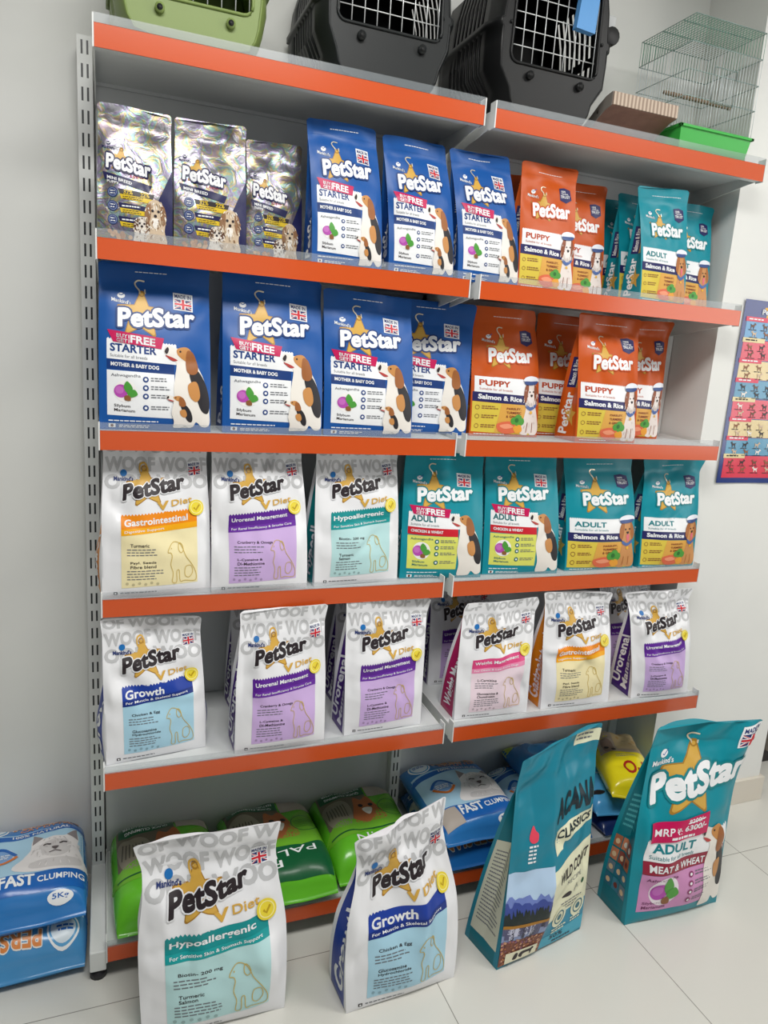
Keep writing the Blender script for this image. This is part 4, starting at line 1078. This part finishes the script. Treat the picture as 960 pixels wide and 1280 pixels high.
lying('pet_food_sack', 1.455, .215, F_Z+.119, -4, .26, .15, .055, M('#1c6aa8', .25, 0, .3), plain_blue, 'blue bag with lime corner lying at the back of the bottom shelf', None, 121, cat='pet food bag')
def handle_bag(A):
    A.part('handle_hole', 'dark cut-out handle'); A.circ(.14, .82, .10, INK, 1, 18, .035)
    A.part('front_print'); A.ring(.35, .45, .12, .03, M('#a5d3f2', .3), 1); A.ring(.62, .55, .10, .03, M('#a5d3f2', .3), 1)
lying('pet_food_sack', 1.665, .100, F_Z, 0, .27, .34, .055, M('#1d3168', .28, 0, .2), lambda A: (A.part('front_print'), A.rect(.2, .3, .8, .7, M('#27407c', .3), 1)), 'navy bag at the very bottom of the pile beside the landscape bag', None, 122, cat='pet food bag')
lying('pet_food_sack', 1.650, .095, F_Z+.058, -10, .24, .33, .075, M('#58aee8', .22, 0, .3), handle_bag, 'sky blue bag with handle hole under the yellow bag', None, 123, cat='pet food bag')
def yellow_bag(A):
    A.part('food_picture', 'greyish printed picture of food and dogs'); A.rect(.06, .06, .94, .52, M('#a8988a', .4), 1); A.rect(.42, .08, .92, .46, M('#c3ad84', .4), 2)
    for i in range(8): A.circ(.5+.05*i, .15+.03*(i*3 % 8), .04, M(('#d9c59a', '#b9975f')[i % 2], .4), 3, 8)
    A.blob([(.12,.35),(.25,.28),(.36,.36),(.33,.5),(.16,.5)], M('#8a7468', .4), 3); A.circ(.2, .45, .05, INK, 4, 8); A.circ(.33, .48, .05, INK, 4, 8)
    A.part('claim_lettering', 'red lettering'); A.lines(.3, .58, .75, 2, .02, .008, GREYT, 1, 5); A.text('O-3', .36, .68, .86, .86, M('#a8281e', .36), 2, .02)
lying('pet_food_sack', 1.668, .055, F_Z+.146, -22, .165, .36, .085, M('#e6d51c', .25, 0, .3), yellow_bag, 'yellow bag with food picture and red lettering on top of the pile', None, 124, cat='pet food bag')

# ------------------------------------------------------------------ pet carriers on top
def carrier(cx, hw, hb, zo, H, D, col, label, latch=None, ob=.125, zo_top=None, hinge=None, wire='#dfe2e2'):
    m = M(col, .42)
    root = tag(empty('pet_carrier', (cx, 0.004, A_Z+.001)), label, 'pet carrier', 'pet carriers on top of the shelving')
    def outline(hw, hb):
        half = [(0, .004), (hb*.7, .004), (hb*.93, .010), (hb*1.03, .03), (hb*1.08, .055), (hw*.985, .10), (hw, .15), (hw*1.0, H*.52), (hw*1.035, H*.525), (hw*1.035, H*.56), (hw*.99, H*.57), (hw*.95, H*.75), (hw*.86, H*.92), (hw*.70, H*.985), (0, H)]
        return half
    fr = outline(hw, hb); bd = outline(hw+.02, hb+.015)
    ys = [0.0, .004, .012, .05]+[.075+i*.0115 for i in range(int((D-.12)/.0115))]+[D-.02, D]
    ys = sorted(set(round(y, 4) for y in ys))
    sh = MB()
    def pt(i, sg, y):
        if y <= .05: t = min(1, y/.05); t = 1-(1-t)**2; p, q = fr[i], bd[i]
        else: t = 1; p, q = fr[i], bd[i]
        return (sg*(p[0]*(1-t)+q[0]*t), y, p[1]*(1-t)+q[1]*t)
    vid = {}; V = []
    def gv(i, sg, y):
        k = (i, sg if 0 < i < len(fr)-1 else 0, y)
        if k not in vid: vid[k] = len(V); V.append(pt(i, sg, y))
        return vid[k]
    F = []
    for j in range(len(ys)-1):
        for i in range(len(fr)-1):
            for sg in (1, -1):
                slot = ys[j] > .07 and ys[j+1] < D-.03 and j % 2 == 0 and (i in (5, 6) or i in (10, 11))
                if i == 4 and ys[j] > .07 and ys[j] < D*.45 and j % 2 == 0: slot = True
                if i == 6 and ys[j] > D*.62: slot = False
                if slot: continue
                q = (gv(i, sg, ys[j]), gv(i+1, sg, ys[j]), gv(i+1, sg, ys[j+1]), gv(i, sg, ys[j+1]))
                F.append(q if sg > 0 else q[::-1])
    sh.add(V, F, m, True)
    # rear wall
    bk = [pt(i, 1, D) for i in range(len(fr))]+[pt(i, -1, D) for i in range(len(fr)-2, 0, -1)]
    sh.add(bk, [tuple(range(len(bk)))], m)
    o = sh.build('shell', root)
    md = o.modifiers.new('wall', 'SOLIDIFY'); md.thickness = .003; md.offset = -1
    # front frame with rounded door opening
    outer = [pt(i, 1, 0.0) for i in range(len(fr))]+[pt(i, -1, 0.0) for i in range(len(fr)-2, 0, -1)]
    O2 = [(p[0], p[2]) for p in outer]
    zt = zo_top or H*.86; r_ = .02
    inn = []
    for (x, z, a0) in ((ob-r_, zo+r_, -90), (ob-r_-.004, zt-r_, 0), (-ob+r_+.004, zt-r_, 90), (-ob+r_, zo+r_, 180)):
        for k in range(5):
            a = math.radians(a0+k*22.5); inn.append((x+r_*math.cos(a), z+r_*math.sin(a)))
    fm = MB()
    tr = tessellate_polygon([[Vector((x, z, 0)) for x, z in O2], [Vector((x, z, 0)) for x, z in inn]])
    allp = O2+inn
    fm.add([(x, 0, z) for x, z in allp], [tuple(t) for t in tr], m)
    n = len(inn)
    fm.add([(x, 0, z) for x, z in inn]+[(x*.985, .022, z) for x, z in inn], [(i, (i+1) % n, n+(i+1) % n, n+i) for i in range(n)], m, True)
    fm.tube([(x, -.001, z) for x, z in inn], .0035, m, 6, True)
    fm.tube([(-hw*.9, -.001, H*.545), (-ob-.004, -.001, H*.545)], .004, m); fm.tube([(ob+.004, -.001, H*.545), (hw*.9, -.001, H*.545)], .004, m)
    fm.build('door_frame', root)
    for sx in (-.55, .62):
        k = MB(); k.tube([(ob*sx, .004, zo-.024), (ob*sx, -.010, zo-.024)], .010, m, 12); k.tube([(ob*sx, -.009, zo-.024), (ob*sx, -.012, zo-.024)], .006, M('#1c1d1e', .5), 10); k.build('hinge_stud', root)
    rb = MB()
    for i in range(5): rb.box(-hb*.6+i*hb*.28, -hb*.6+i*hb*.28+.012, .012, .10, .0015, .006, m)
    rb.build('floor_rib', root)
    w = MB(); wm = M(wire, .3, .3)
    nx = max(6, int(2*ob/.030)); 
    for i in range(nx+1):
        x = -ob+.006+(2*ob-.012)*i/nx; w.tube([(x, .010, zo+.001), (x, .010, zt-.001)], .0013, wm, 6)
    nz = max(4, int((zt-zo)/.038))
    for i in range(nz+1):
        z = zo+.006+(zt-zo-.012)*i/nz; w.tube([(-ob+.001, .012, z), (ob-.001, .012, z)], .0013, wm, 6)
    w.build('wire_door', root)
    if latch:
        l = MB(); lx, lz, lw, lh, lm = latch
        l.prism([(lx-lw/2, lz), (lx+lw/2-.006, lz-.004), (lx+lw/2, lz+lh), (lx-lw/2+.012, lz+lh)], 'y', -.014, .004, M(lm, .4))
        l.build('door_latch', root, .003)['label'] = 'light blue latch'
    if hinge:
        h = MB(); hx, hz = hinge
        h.tube([(hx, .02, hz), (hx, .07, hz)], .022, m, 14); h.box(hx-.02, hx+.012, .03, .06, hz+.005, hz+.05, M('#b9bcbc', .4)); h.build('side_clip', root, .002)
    return root
carrier(.200, .142, .125, .075, .27, .30, '#7c8f50', 'olive green pet carrier at the left end on top of the shelving', ob=.124)
carrier(.640, .145, .115, .112, .30, .31, '#1f2223', 'charcoal pet carrier with white wire door, middle one of the three carriers', ob=.128)
carrier(1.082, .150, .110, .112, .36, .32, '#141516', 'black pet carrier with light blue door latch on top of the shelving', latch=(.075, .215, .062, .12, '#5b9bd8'), ob=.126, hinge=(.178, .235))

# ------------------------------------------------------------------ corrugated scratching lounge, bird cage
root = tag(empty('cat_scratcher', (1.375, 0.0, A_Z+.0015)), 'brown corrugated cardboard scratching board with curled ends beside the bird cage', 'cat scratcher')
cl = [(.004, .083), (.03, .078), (.06, .064), (.09, .045), (.12, .028), (.15, .019), (.19, .0165), (.23, .020), (.27, .030), (.30, .042), (.325, .052)]
th = .033
lo = [(y, z-th/2) for y, z in cl]; hi_ = [(y, z+th/2) for y, z in cl]
mn = min(z for _, z in lo); lo = [(y, z-mn) for y, z in lo]; hi_ = [(y, z-mn) for y, z in hi_]
m = MB()
m.prism(lo+hi_[::-1], 'x', -.106, .106, KRAFT); m.build('core_board', root, .001)
m = MB(); m.box(-.106, .106, -.0005, .003, hi_[0][1]-th+.001, hi_[0][1]-.001, CORR); m.build('corrugated_edge', root)
s_ = MB(); s_.prism(lo+hi_[::-1], 'x', .1062, .1085, M('#8b857e', .45)); s_.build('side_cover', root)
s_ = MB(); s_.prism(lo+hi_[::-1], 'x', -.1085, -.1062, M('#8b857e', .45)); sd = s_.build('side_cover', root)
d_ = MB()
for i in (2, 4, 6): d_.tube([(-.1084, cl[i][0], cl[i][1]-mn), (-.1094, cl[i][0], cl[i][1]-mn)], .005, M('#5b5650', .5), 10)
d_.build('printed_mark', sd)

root = tag(empty('bird_cage', (1.632, 0.003, A_Z+.001)), 'wire bird cage with green roof and green tray at the right end on top', 'bird cage')
gr = M('#3fb24a', .3)
x0, x1, y0, y1, z0, z1 = -.126, .126, .006, .222, .060, .335
t = MB()
tx, ty0, ty1 = .134, -.001, .230
def tray(bx, by0, by1, txx, t0, t1, zb, zt):
    o = [(-bx, by0, zb), (bx, by0, zb), (bx, by1, zb), (-bx, by1, zb), (-txx, t0, zt), (txx, t0, zt), (txx, t1, zt), (-txx, t1, zt)]
    return o
o_ = tray(.120, .012, .217, tx-.006, ty0+.005, ty1-.005, .001, .058); i_ = tray(.117, .015, .214, tx-.009, ty0+.008, ty1-.008, .004, .058)
t.add(o_, [(0, 3, 2, 1), (0, 1, 5, 4), (1, 2, 6, 5), (2, 3, 7, 6), (3, 0, 4, 7)], gr); t.add(i_, [(0, 1, 2, 3), (0, 4, 5, 1), (1, 5, 6, 2), (2, 6, 7, 3), (3, 7, 4, 0)], gr)
for a in ((-tx, tx, ty0, ty0+.010), (-tx, tx, ty1-.010, ty1), (-tx, -tx+.010, ty0, ty1), (tx-.010, tx, ty0, ty1)): t.box(a[0], a[1], a[2], a[3], .056, .063, gr)
t.build('tray', root, .001)['label'] = 'bright green plastic tray'
wg = M('#5f9a80', .35, .2); ww = M('#d9e2e4', .35, .2); wf = M('#93a8a4', .35, .3)
zm = .268
w = MB(); g = MB(); f = MB()
R0 = .0009
nx, ny = 24, 20
for i in range(nx+1):
    x = x0+(x1-x0)*i/nx
    for y in (y0, y1): w.tube([(x, y, z0), (x, y, zm)], R0, ww, 4); g.tube([(x, y, zm), (x, y, z1)], R0, wg, 4)
    g.tube([(x, y0, z1), (x, y1, z1)], R0, wg, 4)
for i in range(1, ny):
    y = y0+(y1-y0)*i/ny
    for x in (x0, x1): w.tube([(x, y, z0), (x, y, zm)], R0, ww, 4); g.tube([(x, y, zm), (x, y, z1)], R0, wg, 4)
for z in (z0+.004, .135, .20, zm, z1): f.tube([(x0, y0, z), (x1, y0, z), (x1, y1, z), (x0, y1, z)], .0012, wf, 6, True)
for y in (y0+.05, y0+.13): f.tube([(x0, y, z1), (x1, y, z1)], .0016, wf, 6)
w.build('side_wires', root); g.build('roof_wires', root)['label'] = 'green wires'; f.build('wire_frame', root)
p = MB()
for i in range(24): p.tube([(x0+.003+i*(x1-x0-.006)/24, .10, .168), (x0+.003+(i+.9)*(x1-x0-.006)/24, .10, .168)], .0062 if i % 2 else .0052, M('#93806a', .6), 10)
p.build('perch', root)['label'] = 'ribbed brown perch'
dr = MB(); dr.tube([(-.04, y0-.002, .13), (.04, y0-.002, .13), (.04, y0-.002, .22), (-.04, y0-.002, .22)], .0016, wf, 6, True)
for i in range(6): dr.tube([(-.04+.016*i, y0-.002, .13), (-.04+.016*i, y0-.002, .22)], R0, ww, 4)
dr.build('cage_door', root)

# ------------------------------------------------------------------ breed poster on the right wall
root = tag(empty('dog_breed_poster', (1.930, 0.0985, 1.27)), 'blue glossy poster with rows of small dogs on the right wall', 'poster')
PW, PH = .42, .597
def psurf(a, b_, off=0.0):
    x = a*PW; z = (1-b_)*PH
    y = -.0015-.0018*np.sin(9*x/PW+2)*np.sin(7*z/PH+1)-.0018-off
    return np.stack([x, y, z], -1)
me_a = MB()
na, nb = 16, 22
aa, bb = np.meshgrid(np.linspace(0, 1, na+1), np.linspace(1, 0, nb+1)); V = psurf(aa.ravel(), bb.ravel())
V2 = V.copy(); V2[:, 1] += .0006
n = len(V); F = []
for j in range(nb):
    for i in range(na):
        q = (j*(na+1)+i, j*(na+1)+i+1, (j+1)*(na+1)+i+1, (j+1)*(na+1)+i); F += [q, tuple(n+k for k in q[::-1])]
me_a.add(np.concatenate([V, V2]), F, M('#22397a', .2, 0, .4), True); me_a.build('sheet', root)
A = Art(psurf, PW, PH, root)
A.part('brand_lettering'); A.poly([(.28+.075*math.sin(t*math.pi/5)*(1 if t % 2 == 0 else .5), .052-.053*math.cos(t*math.pi/5)*(1 if t % 2 == 0 else .5)) for t in range(10)], M('#e3b24a', .25), 1)
A.text('PetStar', .19, .045, .40, .072, WHITE, 3, .045, -.04, out=(M('#22397a', .2), .06))
rows = [(.10,.205,'#5c9ac6'), (.21,.315,'#d8455c'), (.32,.42,'#dcc793'), (.425,.52,'#4f93b4'), (.53,.635,'#d8455c'), (.64,.74,'#d9c48e'), (.745,.84,'#4f93b4'), (.845,.97,'#d83a50')]
tags_ = ['#d9405c', '#e2d3a0', '#d9405c', '#d9405c', '#e2d3a0', '#d9405c', '#d9405c', '#e2d3a0']
rd = random.Random(3)
DOG = [(0,.30),(.06,.18),(.16,.14),(.22,.02),(.30,.06),(.30,.2),(.42,.36),(.74,.36),(.92,.22),(.96,.26),(.84,.44),(.84,.62),(.88,.98),(.78,.98),(.72,.68),(.46,.66),(.42,.98),(.33,.98),(.30,.60),(.20,.36),(.08,.36)]
for k, (b0, b1, c) in enumerate(rows):
    A.part('breed_panel', {'#d8455c': 'red panel', '#d83a50': 'red panel'}.get(c, 'blue panel' if k in (0, 3, 6) else 'cream panel'))
    A.rect(.04, b0, .97, b1, M(c, .2, 0, .3), 1)
    A.rect(.03, b0-.012, .26, b0+.012, M(tags_[k], .22), 3); A.lines(.06, b0-.004, .22, 1, .01, .007, WHITE if tags_[k] == '#d9405c' else INK, 4, k)
    A.part('breed_picture')
    for r_i in range(2):
        for j in range(7):
            a = .07+.128*j+.02*r_i; b_ = b0+.018+r_i*.040
            col = rd.choice(('#2a2426', '#6b4630', '#e8e2da', '#3a3436', '#8b5a38', '#cdb59a'))
            A.box = (a+.012, b_, a+.075, b_+.034); A.poly(DOG if rd.random() < .5 else [(1-x, y) for x, y in DOG], M(col, .3), 4); A.box = (0, 0, 1, 1)
            A.lines(a, b_+.036, a+.09, 1, .01, .004, INK, 4, k*20+j)
A.flush()

# ------------------------------------------------------------------ low cabinet beyond the wall end
root = tag(empty('low_cabinet', (2.895, .50, 0)), 'grey brown cabinet with dark plinth just past the end of the right wall', 'cabinet')
m = MB(); m.box(-.26, .26, -.22, .22, .07, .62, M('#857d76', .5)); m.build('carcass', root, .003)
m = MB(); m.box(-.25, .25, -.20, .21, 0, .07, M('#2f2b2a', .5)); m.build('plinth', root)
m = MB(); m.box(-.255, -.003, -.236, -.221, .075, .615, M('#8d857d', .45)); d1 = m.build('door', root, .002)
m = MB(); m.box(.003, .255, -.236, -.221, .075, .615, M('#8d857d', .45)); d2 = m.build('door', root, .002)
for dd, xx in ((d1, -.03), (d2, .03)):
    k = MB(); k.tube([(xx, -.255, .38), (xx, -.255, .48)], .005, SILVER, 8); k.tube([(xx, -.236, .39), (xx, -.255, .39)], .004, SILVER, 8); k.tube([(xx, -.236, .47), (xx, -.255, .47)], .004, SILVER, 8); k.build('handle', dd)
